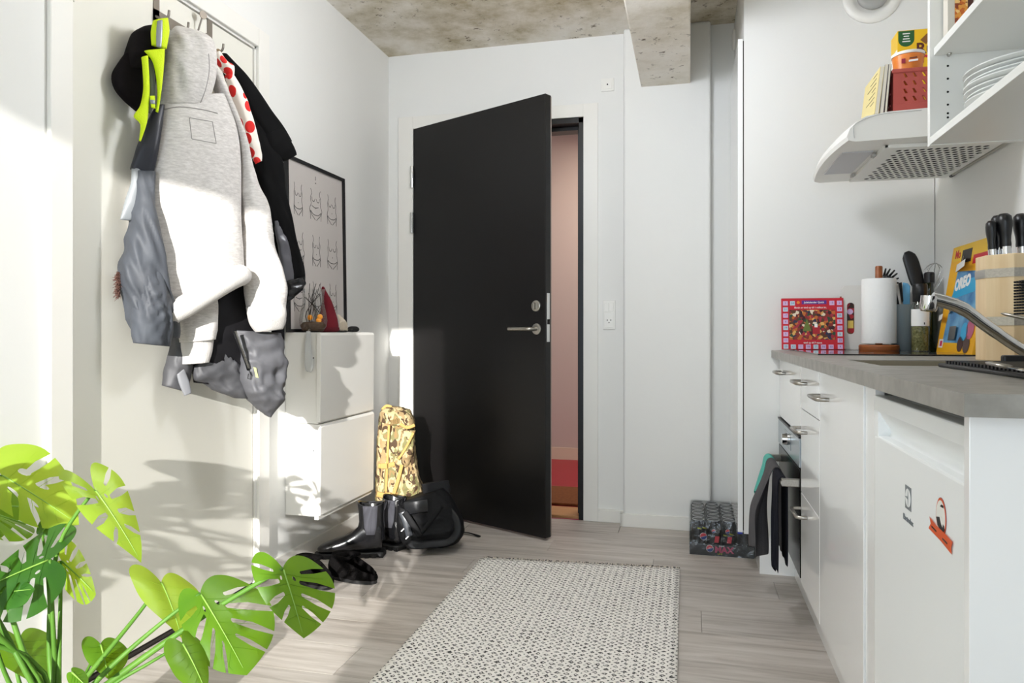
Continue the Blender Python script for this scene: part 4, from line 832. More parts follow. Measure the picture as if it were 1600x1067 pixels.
# gnome
gx_, gy_ = -1.54, 2.875
t = thing('gnome_figure', 'felt gnome with tall dark red hat and white beard', 'gnome', (gx_, gy_, vz))
hat = smoothline([(gx_ - .002, gy_, vz + .015), (gx_, gy_ - .006, vz + .07), (gx_ + .004, gy_ - .022, vz + .13), (gx_ + .0, gy_ - .042, vz + .178), (gx_, gy_ - .05, vz + .196)], 18)
MB().tube(hat, [.046, .046, .045, .043, .041, .038, .035, .032, .029, .026, .023, .02, .017, .014, .012, .01, .008, .004], 20).build('hat', M('dark_red_felt', '#6a0f1e', .95), t, smooth=True)
MB().lathe([(.03, 0), (.046, .006), (.047, .02), (.03, .03)], (gx_, gy_, vz), 24).build('body', M('dark_red_felt2', '#5c0d1a', .95), t, smooth=True)
random.seed(5); m = MB()
for k in range(420):
    a = random.uniform(-1.3, 1.3); bb_ = Vector((gx_ + .03, gy_ + .034, vz + .072)); d_ = Vector((.014 * math.cos(a) + .008, .034 * math.sin(a) + .02, -.066 * random.uniform(.5, 1)))
    m.tube([bb_ + Vector((0, .01 * math.sin(a), random.uniform(-.01, .006))), bb_ + d_ * .6 + Vector((.006, .004, 0)), bb_ + d_ + Vector((random.uniform(-.004, .006), random.uniform(-.004, .004), 0))], [.0012, .0012, .0004], 4)
bd = m.build('beard', M('white_wool', '#cfc5b4', .95), t); bd['kind'] = 'stuff'
# small black things on the cabinet
p = Vector((-1.545, 3.10, vz)); 
lbl(MB().tube(smoothline([p + Vector((0, -.02, .012)), p + Vector((0, 0, .014)), p + Vector((.004, .05, .014)), p + Vector((.004, .062, .012))], 14), [.006, .0105, .0125, .0135, .014, .014, .014, .014, .014, .014, .0135, .0125, .01, .004], 16, flat=1).build('glasses_case', M('black_felt', '#141416', .8), smooth=True), 'rounded black case lying at the end of the shoe cabinet', 'case')
t = thing('folded_sunglasses', 'folded dark sunglasses lying beside the gnome', 'sunglasses', p + Vector((.02, -.06, 0)))
for s in (0, 1): MB().tube(arc(p + Vector((.02, -.075 + s * .03, .008)), .011, 0, 330, 14, Y, Vector((.5, 0, .5))), .0018, 6).build('lens_rim', BLACKP, t, smooth=True)
MB().tube([p + Vector((.02, -.09, .004)), p + Vector((.02, -.03, .003))], .0025, 6).build('temple', BLACKP, t)
# ================================================================== rug
rg = thing('woven_rug', 'cream flat woven rug with small black diamonds and fringed end', 'rug', (-.46, 2.2, 0))
rc = [onZ(752, 872, .006), onZ(1062, 889, .006), Vector((-.03, 1.25, .006)), Vector((-.86, 1.25, .006))]
m = MB(); nx, ny = 30, 50; V_ = []
for j in range(ny + 1):
    a = rc[3].lerp(rc[0], j / ny); b = rc[2].lerp(rc[1], j / ny)
    V_.append([a.lerp(b, i / nx) + Z * (.002 * noise.noise(Vector((i * .3, j * .3, 0)))) for i in range(nx + 1)])
m.rings(V_, False, False); m.build('weave', rug_mat(), rg, smooth=True, solid=.007)
random.seed(11)
for e_ in range(2):
    a, b = (rc[0], rc[1]) if e_ == 0 else (rc[3], rc[2]); out = Vector((0, 1 if e_ == 0 else -1, 0)); mw = [MB(), MB()]
    for k in range(230):
        p = a.lerp(b, (k + random.random()) / 230) - Z * .001; d_ = out * random.uniform(.012, .03) + X * random.uniform(-.014, .014)
        mw[k % 2].tube([p, p + d_ * .5 + Z * .004, p + d_ - Z * .001], [.0022, .002, .0012], 5)
    for q_, mt in zip(mw, (M('cream_yarn', '#d8cfc0', .95), M('black_yarn', '#26252a', .95))): o = q_.build('fringe', mt, rg); o['kind'] = 'stuff'
# ================================================================== drinks pack
cx0_, cy0_ = .0, 3.285; dia = .0655; chh = .146
dp = thing('drinks_pack', 'shrink-wrapped tray of dark soda cans half under the closet door', 'drinks pack', (.14, 3.48, 0))
TRAY = M('charcoal_card', '#2c2e33', .5); W4, D6 = dia * 4 + .004, dia * 6 + .004
m = MB().box(cx0_ - .002, cx0_ + W4, cy0_ - .002, cy0_ + D6, 0, .003)
m.box(cx0_ - .003, cx0_, cy0_ - .003, cy0_ + D6, 0, .05).box(cx0_ + W4 - .002, cx0_ + W4 + .001, cy0_ - .003, cy0_ + D6, 0, .05).box(cx0_, cx0_ + W4, cy0_ - .004, cy0_ - .001, 0, .05).box(cx0_, cx0_ + W4, cy0_ + D6 - .002, cy0_ + D6 + .001, 0, .05)
m.build('tray', TRAY, dp)
CAN = M('can_black', '#1a1c20', .3, .5); LID = M('can_lid', '#d9dbdc', .4, .35); LIME = M('lime_print', '#b3b82a', .4)
bm_ = MB().lathe([(.025, 0), (.0325, .008), (.0325, .13), (.027, chh - .005), (.027, chh), (.025, chh)], (0, 0, 0), 20); ld_ = MB().lathe([(.027, chh), (.0255, chh + .0015), (.024, chh - .003), (.001, chh - .003)], (0, 0, 0), 20, cap=False)
b0 = bm_.build('can', CAN, dp, smooth=True, angle=40); l0 = ld_.build('lid', LID, b0, smooth=True, angle=40); first = True
for j in range(6):
    for i in range(4):
        if first: o = b0; l = l0; first = False
        else:
            o = b0.copy(); COL.objects.link(o); l = l0.copy(); COL.objects.link(l); l.parent = o
        o.location = (cx0_ + .001 + dia * (i + .5), cy0_ + .001 + dia * (j + .5), .003)
PRED = M('logo_red', '#c8283c', .4); PBLU = M('logo_blue', '#1f3f86', .4); PINKP = M('pink_print', '#c04a70', .4)
def globe(c, r, n, par):
    n = Vector(n).normalized(); s_ = Vector((n.y, -n.x, 0)).normalized() * -1; s_ = s_ if s_.x > 0 else -s_
    g_ = MB().lathe([(r, 0), (r, .0005)], c, 24, n).build('logo', WHT, par)
    for mt, a0, a1, cut in ((PRED, 20, 200, .12), (PBLU, 205, 375, -.22)):
        pts = [c + n * .0008 + (s_ * math.cos(math.radians(a0 + (a1 - a0) * k / 14)) + Z * math.sin(math.radians(a0 + (a1 - a0) * k / 14))) * r * .93 for k in range(15)]
        MB().prism(pts, n * .0004).build('logo_colour', mt, par)
fy = cy0_ - .0045
globe(Vector((cx0_ + .082, fy, .0315)), .0155, (0, -1, 0), dp)
text('lettering', 'MAX', .036, (cx0_ + .142, fy, .027), X, Z, PINKP, dp, bold=.0016); text('lettering', 'pepsi', .011, (cx0_ + .132, fy, .045), X, Z, WHT, dp); text('lettering', 'LIME', .01, (cx0_ + .125, fy, .0095), X, Z, LIME, dp)
globe(Vector((cx0_ + .055, cy0_ - .0005, .082)), .0155, (0, -1, 0), dp); globe(Vector((cx0_ + dia * 1.5, cy0_ - .0012, .107)), .0085, (0, -1, 0), dp); globe(Vector((cx0_ + dia * 2.4, cy0_ - .0012, .109)), .0095, (0, -1, 0), dp)
for dx, z_ in ((.03, .118), (.052, .121), (.14, .093), (.165, .1)): MB().tube([(cx0_ + dx, cy0_ - .001, z_), (cx0_ + dx + .016, cy0_ - .001, z_ - .004)], [.008, .004], 8, flat=.3, up=(0, 0, 1)).build('lime_print', LIME, dp)
for dx in (.112, .165): MB().obox((cx0_ + dx, cy0_ - .001, .072), (.009, 0, 0), (0, .0004, 0), (.002, 0, .014)).build('red_print', PRED, dp)
FILM = clear_mat('shrink_film', '#f6f8f8', .06, .12, bump=22)
m = MB(); o1 = .005
ringz = [(.002, o1), (.06, o1 + .001), (.12, o1), (chh + .006, o1 - .006), (chh + .0085, -.02)]
R_ = []
for z_, o_ in ringz:
    x0_, x1_, y0_, y1_ = cx0_ - o_, cx0_ + W4 + o_ - .004, cy0_ - o_ - .002, cy0_ + D6 + o_
    r_ = []
    for k in range(48):
        s_ = k / 48 * 4; i = int(s_); f = s_ - i; c4 = [(x0_, y0_), (x1_, y0_), (x1_, y1_), (x0_, y1_)]; a, b = c4[i], c4[(i + 1) % 4]
        r_.append(Vector((a[0] + (b[0] - a[0]) * f, a[1] + (b[1] - a[1]) * f, z_ + .002 * noise.noise(Vector((k * .5, z_ * 40, 1))))))
    R_.append(r_)
m.rings(R_, True).build('shrink_film', FILM, dp)
# ================================================================== clothes over the side door
hk = thing('over_door_hooks', 'grey metal hook rack hung over the white side door', 'hook rack', (XL, 2.05, 2.0))
fx_ = XL - .006 + .002
def strap(u): 
    a = onX(u, 20, fx_); return a.y
ya, yb = strap(244), strap(327.5); zb0 = onX(244, 24, fx_).z; 
for yy in (ya, yb): MB().box(fx_ - .001, fx_ + .002, yy - .0125, yy + .0125, zb0 - .02, DZ - .01).build('strap', GREYMET, hk)
MB().box(fx_ - .001, fx_ + .002, ya - .0125, yb + .0125, zb0 - .02, zb0 + .018).build('cross_bar', GREYMET, hk)
hy = [ya - .005 + (yb - ya + .01) * k / 3 for k in range(4)]
for yy in hy:
    q = [(fx_ + .002, yy, zb0 - .005), (fx_ + .03, yy, zb0 - .018), (fx_ + .048, yy, zb0 - .012), (fx_ + .052, yy, zb0 + .008)]
    MB().tube(smoothline(q, 12), .004, 8).build('hook', GREYMET, hk, smooth=True)
q = onX(305, 25, fx_); MB().lathe([(.014, 0), (.014, .003)], (fx_ + .03, q.y, q.z), 18, (1, -.3, 0)).build('hook_disc', GREYMET, hk)
MB().tube([(fx_ + .002, q.y, zb0), (fx_ + .03, q.y, q.z)], .003, 6).build('hook', GREYMET, hk)
q = onX(341, 82, fx_ + .05); MB().lathe([(.012, 0), (.012, .003)], q, 18, (1, -.3, 0)).build('hook_disc', M('bronze_metal', '#6b5a44', .4, .6), hk)
HG = 'clothes hung over the side door'
def G_(pl, L, R, off=0): return [pl(u, v, off) for u, v in L], [pl(u, v, off) for u, v in R]
def gar(mb, pl, L, R, thick, off=0, **k): a, b = G_(pl, L, R, off); return garment(mb, a, b, pl.n, thick, **k)
PH = Plane(-1.44, 2.10, .80, -.60)
# black cap
PC = Plane(-1.565, 1.9, .93, -.36)
BLKF = M('black_felt_fabric', '#0e0b0c', .95, var=((90, 90, 90), '#141011'), spec=.15)
t = thing('baseball_cap', 'black baseball cap hanging at the hinge side of the rack', 'cap', PC(205, 110), HG)
gar(MB(), PC, [(222, 42), (207, 52), (199, 72), (194, 90), (192, 108)], [(242, 40), (246, 60), (246, 80), (244, 100), (240, 118)], [.02, .05, .06, .06, .04], amp=.002, rows=24, n=32).build('crown', BLKF, t, smooth=True)
gar(MB(), PC, [(196, 82), (183, 100), (174, 118), (178, 138), (192, 156), (212, 174)], [(240, 90), (243, 110), (243, 125), (241, 145), (238, 160), (232, 176)], [.012, .018, .02, .02, .016, .006], off=.012, amp=.001, rows=24, n=32).build('visor', BLKF, t, smooth=True)
# hi-vis harness
NEON = M('neon_yellow_mesh', '#cfe800', .7, bump=((260, 260, 260), .5)); REFL = M('reflective_grey', '#8b9096', .35, .3)
PV = Plane(-1.43, 1.93, .80, -.60)
t = thing('safety_vest', 'neon yellow safety vest with grey reflective bands', 'safety vest', PV(235, 120), HG)
gar(MB(), PV, [(239, 33), (236, 50), (237, 71)], [(262, 29), (264, 50), (260, 77)], [.012, .018, .012], amp=.002, rows=16, n=24).build('shoulder_strap', NEON, t, smooth=True)
gar(MB(), PV, [(245.5, 33), (244, 50), (244, 73)], [(254, 31), (254, 50), (252, 75)], [.004, .004, .004], off=.016, amp=.0, rows=12, n=16).build('reflective_band', REFL, t, smooth=True)
gar(MB(), PV, [(226, 80), (238, 95), (244, 120), (246, 150), (243, 174)], [(257, 77), (256, 100), (253, 130), (250, 155), (247, 176)], [.01, .014, .014, .012, .006], off=.004, amp=.003, rows=24, n=28).build('front_panel', NEON, t, smooth=True)
gar(MB(), PV, [(221, 90), (223, 110), (224, 140), (219, 165), (209, 182), (219, 194), (217, 220)], [(231, 88), (232, 110), (233, 140), (232, 165), (230, 185), (227, 200), (220, 221)], [.012, .014, .014, .014, .012, .01, .003], amp=.004, rows=32, n=24).build('side_panel', NEON, t, smooth=True)
gar(MB(), PV, [(231, 92), (233, 120), (233, 150), (230, 175)], [(238, 95), (242, 120), (243, 150), (236, 178)], [.004, .006, .006, .004], off=-.012, amp=.003, rows=20, n=20).build('reflective_band', M('reflective_shade', '#6d7274', .35, .3), t, smooth=True)
gar(MB(), PV, [(234, 150), (236, 168)], [(242, 150), (243, 170)], [.004, .004], off=.014, amp=0, rows=6, n=12).build('strap_end', NEON, t, smooth=True)
gar(MB(), PV, [(234, 156), (235, 162)], [(242, 157), (243, 163)], [.003, .003], off=.0165, amp=0, rows=6, n=12).build('reflective_tab', REFL, t, smooth=True)
# grey rain jacket
SLATE = M('slate_nylon', '#383b41', .62, var=((8, 8, 8), '#454950')); NAVY = M('dark_navy_nylon', '#1a1c26', .45)
PJ = Plane(-1.50, 1.93, .82, -.57)
t = thing('rain_jacket', 'slate grey nylon rain jacket with dark navy shoulders under the hoodie', 'jacket', PJ(225, 400), HG)
gar(MB(), PJ, [(244, 165), (228, 195), (214, 230), (204, 264)], [(256, 165), (252, 200), (246, 235), (240, 275)], [.015, .025, .03, .02], amp=.006, rows=26, n=32, seed=2).build('shoulder', NAVY, t, smooth=True)
gar(MB(), PJ, [(206, 262), (205, 285), (196, 315), (188, 343)], [(222, 262), (226, 290), (222, 320), (205, 345)], [.012, .02, .02, .006], off=.004, amp=.006, rows=22, n=28, seed=4).build('storm_flap', M('pale_slate_nylon', '#85898c', .5), t, smooth=True)
gar(MB(), PJ, [(212, 268), (205, 320), (196, 380), (187, 425), (192, 460), (203, 500), (212, 525)], [(240, 270), (238, 320), (243, 380), (256, 440), (268, 480), (273, 510), (272, 528)], [.03, .05, .06, .06, .06, .055, .03], amp=[.01, .015, .02, .022, .024, .02], fs=30, fz=2.4, rows=60, n=64, seed=5).build('body', SLATE, t, smooth=True)
gar(MB(), PJ, [(222, 400), (214, 450), (208, 505), (210, 536)], [(258, 430), (262, 470), (266, 510), (262, 541)], [.03, .05, .05, .03], off=.03, amp=[.01, .018, .02, .014], fs=44, fz=1.6, rows=40, n=48, seed=9).build('sleeve', SLATE, t, smooth=True)
random.seed(2); m = MB()
for k in range(260):
    p = PJ(random.uniform(184, 188), random.uniform(425, 464)); d_ = Vector((random.uniform(-.01, .012), -random.uniform(.004, .016), random.uniform(-.014, .004))); m.tube([p, p + d_], [.0011, .0004], 4)
fz_ = m.build('fur_trim', M('brown_fur', '#6a4a40', .95), t); fz_['kind'] = 'stuff'
# dark padded jacket below
DGREY = M('dark_grey_nylon', '#3e3e41', .55, var=((10, 10, 10), '#49494c')); BLKN = M('black_nylon', '#0f0e11', .7, spec=.2)
PD = Plane(-1.49, 2.16, .84, -.54)
t = thing('padded_jacket', 'dark grey padded jacket with open zip hanging below the hoodie', 'jacket', PD(350, 600), HG)
gar(MB(), PD, [(300, 440), (296, 490), (298, 540), (303, 580), (306, 598)], [(395, 440), (400, 490), (396, 540), (388, 585), (378, 606)], [.03, .045, .05, .045, .02], amp=.01, rows=44, n=48, seed=1).build('back_panel', BLKN, t, smooth=True)
gar(MB(), PD, [(272, 505), (266, 545), (258, 585), (256, 603)], [(300, 510), (300, 550), (296, 585), (290, 612)], [.02, .035, .035, .02], off=.01, amp=.01, fs=34, fz=8, rows=34, n=40, seed=6).build('sleeve', DGREY, t, smooth=True)
gar(MB(), PD, [(276, 585), (280, 600), (288, 618)], [(288, 575), (296, 598), (299, 614)], [.006, .008, .006], off=.045, amp=.002, rows=14, n=20).build('cuff_tab', M('cuff_grey', '#7b7c80', .5), t, smooth=True)
gar(MB(), PD, [(300, 575), (304, 592), (318, 598), (340, 610), (365, 622)], [(350, 520), (366, 545), (374, 570), (384, 600), (392, 622)], [.02, .03, .03, .025, .012], off=.015, amp=.012, fs=36, fz=14, rows=36, n=44, seed=11).build('hem_panel', DGREY, t, smooth=True)
gar(MB(), PD, [(362, 516), (374, 560), (378, 600), (396, 630), (414, 648)], [(436, 520), (440, 560), (439, 600), (434, 630), (422, 652)], [.03, .055, .06, .05, .02], off=.03, amp=[.01, .016, .018, .018, .012], fs=24, fz=12, rows=50, n=56, seed=15).build('front_panel', M('mid_grey_nylon', '#4a4a4d', .55, var=((10, 10, 10), '#56565a')), t, smooth=True)
zp = [(366, 519), (372, 535), (379, 552), (385, 568), (388, 578)]
MB().tube([PD(u, v, .095 - .002 * k) for k, (u, v) in enumerate(zp)], .006, 8, flat=.6).build('zip_tape', BLKN, t, smooth=True)
for k in range(34): a = PD(368 + k * .62, 518 + k * 1.72, .1 - .0002 * k); MB().obox(a, PD.h * .0035, PD.n * .002, Z * .0012).build('zip_tooth', STEEL, t)
a = PD(390, 580, .092); MB().tube([a, a - Z * .012 + PD.h * .004, a - Z * .026 + PD.h * .002, a - Z * .024 - PD.h * .006, a - Z * .008 - PD.h * .004], .0016, 6).build('zip_pull', BLACKP, t)
MB().obox(PD(400, 582, .098), PD.h * .0042 - Z * .0015, PD.n * .001, Z * .017 + PD.h * -.004).build('woven_label', M('lime_label', '#c3c78a', .7), t)
gar(MB(), PD, [(417, 470), (425, 520), (430, 560), (434, 590)], [(442, 470), (443, 520), (442, 560), (440, 595)], [.02, .02, .02, .01], off=-.03, amp=.004, rows=20, n=28).build('lining', BLKN, t, smooth=True)
# black jacket
BLKJ = M('black_soft_shell', '#09090a', .85, spec=.15)
PB = Plane(-1.50, 2.33, .84, -.54)
t = thing('black_jacket', 'black jacket with a folded sleeve hanging nearest the framed poster', 'jacket', PB(420, 250), HG)
gar(MB(), PB, [(342, 86), (352, 120), (372, 165), (392, 210), (410, 250)], [(352, 88), (385, 128), (418, 175), (440, 202), (452, 222)], [.03, .05, .055, .05, .04], amp=.006, rows=40, n=44, seed=3).build('sleeve', BLKJ, t, smooth=True)
gar(MB(), PB, [(402, 215), (410, 235), (430, 252), (446, 252)], [(440, 200), (450, 218), (459, 232), (463, 242)], [.035, .04, .03, .012], off=.015, amp=.004, rows=22, n=32, seed=7).build('cuff', BLKJ, t, smooth=True)
gar(MB(), PB, [(372, 170), (388, 240), (405, 310), (424, 380), (436, 440), (440, 470)], [(412, 190), (436, 250), (448, 320), (462, 380), (474, 430), (470, 452)], [.035, .045, .045, .045, .04, .02], amp=.008, rows=54, n=48, seed=8).build('front', BLKJ, t, smooth=True)
gar(MB(), PB, [(428, 345), (432, 370), (437, 400), (443, 440)], [(438, 345), (448, 375), (456, 410), (459, 437)], [.006, .012, .012, .004], off=.036, amp=.006, fs=40, fz=20, rows=24, n=30, seed=4).build('sunlit_patch', M('painted_sunlight', '#5a5a60', .3), t, smooth=True)  # paler patch on the black cloth, sunlight put into its colour
gar(MB(), PB, [(441, 440), (440, 462), (440, 478)], [(474, 432), (473, 448), (466, 456)], [.03, .035, .015], off=.008, amp=.009, fs=30, fz=40, rows=20, n=36, seed=12).build('hem', M('glossy_black_nylon', '#18181b', .25), t, smooth=True)
# scarf
PS = Plane(-1.41, 2.20, .80, -.60); CH_ = cherry_mat()
t = thing('cherry_scarf', 'white scarf printed with red cherries beside the hoodie', 'scarf', PS(385, 180), HG)
gar(MB(), PS, [(334, 84), (337, 96), (346, 108), (356, 120)], [(342, 82), (352, 98), (363, 106), (364, 122)], [.02, .03, .03, .015], amp=.006, rows=22, n=30, seed=3).build('knot', CH_, t, smooth=True)
gar(MB(), PS, [(352, 118), (362, 150), (374, 185), (386, 220), (394, 245), (400, 256)], [(362, 116), (380, 148), (392, 185), (402, 220), (407, 240), (408, 252)], [.02, .025, .025, .022, .02, .01], amp=.008, fs=50, fz=3, rows=44, n=36, seed=6).build('tail', CH_, t, smooth=True)
gar(MB(), PS, [(292, 49), (298, 58)], [(304, 50), (311, 59)], [.02, .01], off=-.02, amp=.002, rows=10, n=20).build('scarf_end', M('red_scarf_print', '#c32029', .8), t, smooth=True)
# hoodie, outermost
def fleece():
    k = NT('heather_grey_fleece'); n = k.node('ShaderNodeTexNoise', i_Scale=1.0, i_Detail=5.0, i_Roughness=.7); k.link(k.co((50, 50, 190)), n.inputs['Vector'])
    k.link(k.ramp(n.outputs[0], [(.3, '#b3aeaa'), (.7, '#d9d5d1')]), k.b.inputs['Base Color']); k.b.inputs['Roughness'].default_value = .95; k.b.inputs['Sheen Weight'].default_value = .2
    k.bump(n.outputs[0], .25, .002); return k.m
FL = fleece(); RIB = M('heather_rib', '#c9c5c1', .95, bump=((300, 300, 3), .6)); SEAM = M('grey_seam', '#9d9996', .9)
t = thing('grey_hoodie', 'heather grey hooded sweatshirt hung outermost over the door', 'hoodie', PH(310, 300), HG)
gar(MB(), PH, [(272, 43), (258, 62), (253, 95), (250, 130), (247, 168)], [(288, 46), (318, 60), (333, 82), (333, 120), (319, 170)], [.02, .06, .075, .075, .06], amp=[.004, .012, .014, .012, .006], fs=16, fz=3, rows=44, n=56, seed=4).build('hood', FL, t, smooth=True)
gar(MB(), PH, [(247, 160), (237, 205), (228, 255), (217, 300), (213, 345), (219, 405), (230, 455), (246, 492)], [(350, 150), (366, 200), (372, 250), (373, 300), (374, 345), (376, 390), (379, 415), (381, 432)], [.05, .07, .085, .09, .095, .095, .09, .07], amp=[.006, .006, .008, .01, .012], fs=7, fz=1.6, rows=70, n=80, seed=2).build('body', FL, t, smooth=True)
gar(MB(), PH, [(316, 95), (340, 150), (366, 220), (374, 300), (377, 380), (381, 440), (390, 490), (396, 505)], [(328, 92), (352, 150), (378, 220), (398, 285), (421, 360), (434, 430), (441, 490), (440, 508)], [.04, .055, .06, .06, .06, .06, .055, .04], off=-.015, amp=[.006, .012, .016, .02, .02, .016], fs=16, fz=4, rows=70, n=56, seed=7).build('sleeve', FL, t, smooth=True)
gar(MB(), PH, [(275, 455), (276, 500), (279, 535)], [(336, 445), (337, 490), (333, 530)], [.04, .05, .045], off=-.02, amp=.009, fs=16, rows=30, n=44, seed=5).build('sleeve', FL, t, smooth=True)
gar(MB(), PH, [(281, 530), (282, 550), (283, 569)], [(332, 526), (330, 548), (325, 566)], [.042, .043, .036], off=-.02, amp=.002, rows=16, n=40).build('cuff', RIB, t, smooth=True)
gar(MB(), PH, [(384, 480), (390, 505), (400, 519)], [(443, 470), (444, 498), (440, 514)], [.05, .055, .03], off=-.005, amp=.003, rows=16, n=40).build('cuff', RIB, t, smooth=True)
hb0 = [PH(u, v, o) for u, v, o in ((250, 494, .045), (262, 492, .075), (290, 478, .1), (320, 460, .11), (350, 442, .105), (372, 431, .085), (382, 430, .06))]
MB().tube(smoothline(hb0, 26), [.022, .03] + [.034] * 22 + [.03, .02], 18, flat=1.0).build('hem_band', RIB, t, smooth=True)
body = [c for c in t.children if c.name.startswith('body')][0]; hood = [c for c in t.children if c.name.startswith('hood')][0]
def seam(nm, o, pts, n=24, r=.0013):
    pp = smoothline([Vector((u, v, 0)) for u, v in pts], n); MB().tube([snap(o, p.x, p.y, .0004) for p in pp], r, 5).build(nm, SEAM, t)
seam('neck_seam', body, [(252, 172), (280, 167), (315, 171), (340, 177)], r=.0018)
for a, b in (((296, 184), (332, 190)), ((332, 190), (338, 224)), ((338, 224), (300, 217)), ((300, 217), (296, 184))): seam('patch_stitching', body, [a, ((a[0] + b[0]) / 2, (a[1] + b[1]) / 2), b], 12)
seam('hood_seam', hood, [(326, 84), (327, 110), (321, 140), (311, 166)], r=.0015)
# ================================================================== bags and shoes in the corner
CAMO = camo_mat(); TAN = M('tan_webbing', '#b08e50', .8)
bk = thing('camouflage_backpack', 'camouflage backpack standing upright behind the boots', 'backpack', onZ(622, 800, 0).lerp(Vector((-1.37, 3.33, 0)), 1))
PK = Plane(-1.37, 3.33, .35, -.94)
gar(MB(), PK, [(604, 636), (593, 650), (590, 700), (588, 750), (588, 790), (590, 815)], [(640, 640), (646, 660), (648, 700), (654, 740), (662, 770), (660, 815)], [.05, .085, .095, .1, .1, .08], amp=.008, fs=20, fz=14, rows=60, n=56, seed=3, pw=.55, back=.9).build('main_bag', CAMO, bk, smooth=True)
gar(MB(), PK, [(606, 634), (595, 642), (593, 656)], [(630, 636), (645, 650), (648, 664)], [.04, .09, .1], off=.006, amp=.006, rows=18, n=44, seed=8, pw=.6).build('lid', CAMO, bk, smooth=True)
gar(MB(), PK, [(628, 672), (622, 700), (618, 722), (630, 730)], [(648, 672), (647, 695), (643, 715), (638, 728)], [.02, .04, .04, .02], off=.08, amp=.008, fs=40, fz=30, rows=24, n=36, seed=5).build('front_pouch', CAMO, bk, smooth=True)
gar(MB(), PK, [(630, 742), (624, 760), (618, 780)], [(650, 738), (657, 760), (661, 778)], [.02, .04, .03], off=.085, amp=.008, fs=40, fz=30, rows=20, n=36, seed=6).build('lower_pouch', CAMO, bk, smooth=True)
def web(pts, o, w=.011): MB().tube(smoothline([PK(u, v, o) for u, v in pts], 14), w, 8, flat=.2, up=(-PK.n.x, -PK.n.y, 0)).build('strap', TAN, bk, smooth=True)
web([(591, 728), (602, 728), (617, 725)], .1, .012); web([(589, 772), (605, 775), (621, 773)], .106, .014); web([(628, 726), (622, 750), (614, 776)], .118, .009); web([(608, 664), (606, 700), (603, 770)], .103, .006); web([(597, 640), (604, 634), (612, 636)], .05, .007); web([(625, 662), (636, 668), (648, 664)], .125, .008); web([(646, 676), (634, 700), (622, 718)], .13, .006)
a = PK(600, 728, .112); MB().obox(a, PK.h * .016, PK.n * .004, Z * .013).build('buckle', TAN, bk, bevel=.003)
a = PK(606, 774, .118); MB().obox(a, PK.h * .014, PK.n * .004, Z * .014).build('buckle', TAN, bk, bevel=.003)
for k in range(5): a = PK(611 + k * 3, 660 - k * .6, .112); MB().obox(a, PK.h * .0035, PK.n * .002, Z * .012).build('webbing_loop', M('dark_webbing', '#7a6238', .8), bk)
# black bag
BG = M('black_bag_nylon', '#0b0b0d', .7, bump=((140, 140, 140), .25), spec=.25); BGG = M('grey_bag_nylon', '#232325', .8, spec=.2, bump=((140, 140, 140), .25))
bb2 = thing('black_backpack', 'slumped black backpack with loose straps on the floor by the door', 'backpack', (-1.13, 3.12, 0))
PG = Plane(-1.13, 3.12, .3, -.95)
gar(MB(), PG, [(628, 782), (628, 810), (628, 835), (636, 850)], [(690, 762), (714, 790), (722, 822), (716, 842)], [.05, .1, .12, .1], amp=.016, fs=12, fz=10, rows=40, n=64, seed=4, pw=.7, back=.7).build('main_bag', BG, bb2, smooth=True)
gar(MB(), PG, [(660, 756), (664, 775), (678, 792), (692, 800)], [(700, 750), (703, 765), (700, 780), (698, 800)], [.02, .03, .03, .01], off=-.02, amp=.006, rows=24, n=36, seed=5).build('back_pad', BGG, bb2, smooth=True)
gar(MB(), PG, [(624, 790), (622, 812), (625, 835)], [(640, 795), (644, 820), (640, 842)], [.03, .05, .03], off=.05, amp=.01, rows=24, n=36, seed=9).build('side_pocket', BG, bb2, smooth=True)
def bst(pts, w, mat=BG, fl=.25, nm='strap'): MB().tube(smoothline([PG(u, v, o) if v < 832 else (lambda p: Vector((p.x, p.y, max(.006, p.z))))(PG(u, v, o)) for u, v, o in pts], 26), w, 10, flat=fl, up=(0, 0, 1) if fl > .3 else (-.3, .95, 0)).build(nm, mat, bb2, smooth=True)
bst([(634, 795, .12), (650, 792, .14), (668, 790, .13)], .03, M('black_strap_leather', '#16171a', .4), .2, 'grab_handle')
bst([(700, 796, .07), (712, 812, .1), (714, 832, .12), (700, 846, .13), (670, 850, .14), (650, 852, .14), (640, 846, .12)], .018, M('webbing_black', '#17181a', .55, spec=.3), .3)
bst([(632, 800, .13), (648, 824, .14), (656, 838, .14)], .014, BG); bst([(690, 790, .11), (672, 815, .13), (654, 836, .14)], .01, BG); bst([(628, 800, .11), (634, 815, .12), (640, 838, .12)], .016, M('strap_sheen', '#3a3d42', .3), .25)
e0, e1 = onZ(716, 831, .006), onZ(750, 838, .004)
MB().tube(smoothline([e0, e0.lerp(e1, .5) + Z * .006, e1], 10), [.007] * 7 + [.009, .01, .008], 8, flat=.3).build('loose_strap', BG, bb2, smooth=True)
for u, v in ((629, 828), (636, 840)): MB().obox(PG(u, v, .135), PG.h * .006 + Z * .006, PG.n * .001, Z * .0015 - PG.h * .0015).build('reflective_dash', WHT, bb2)
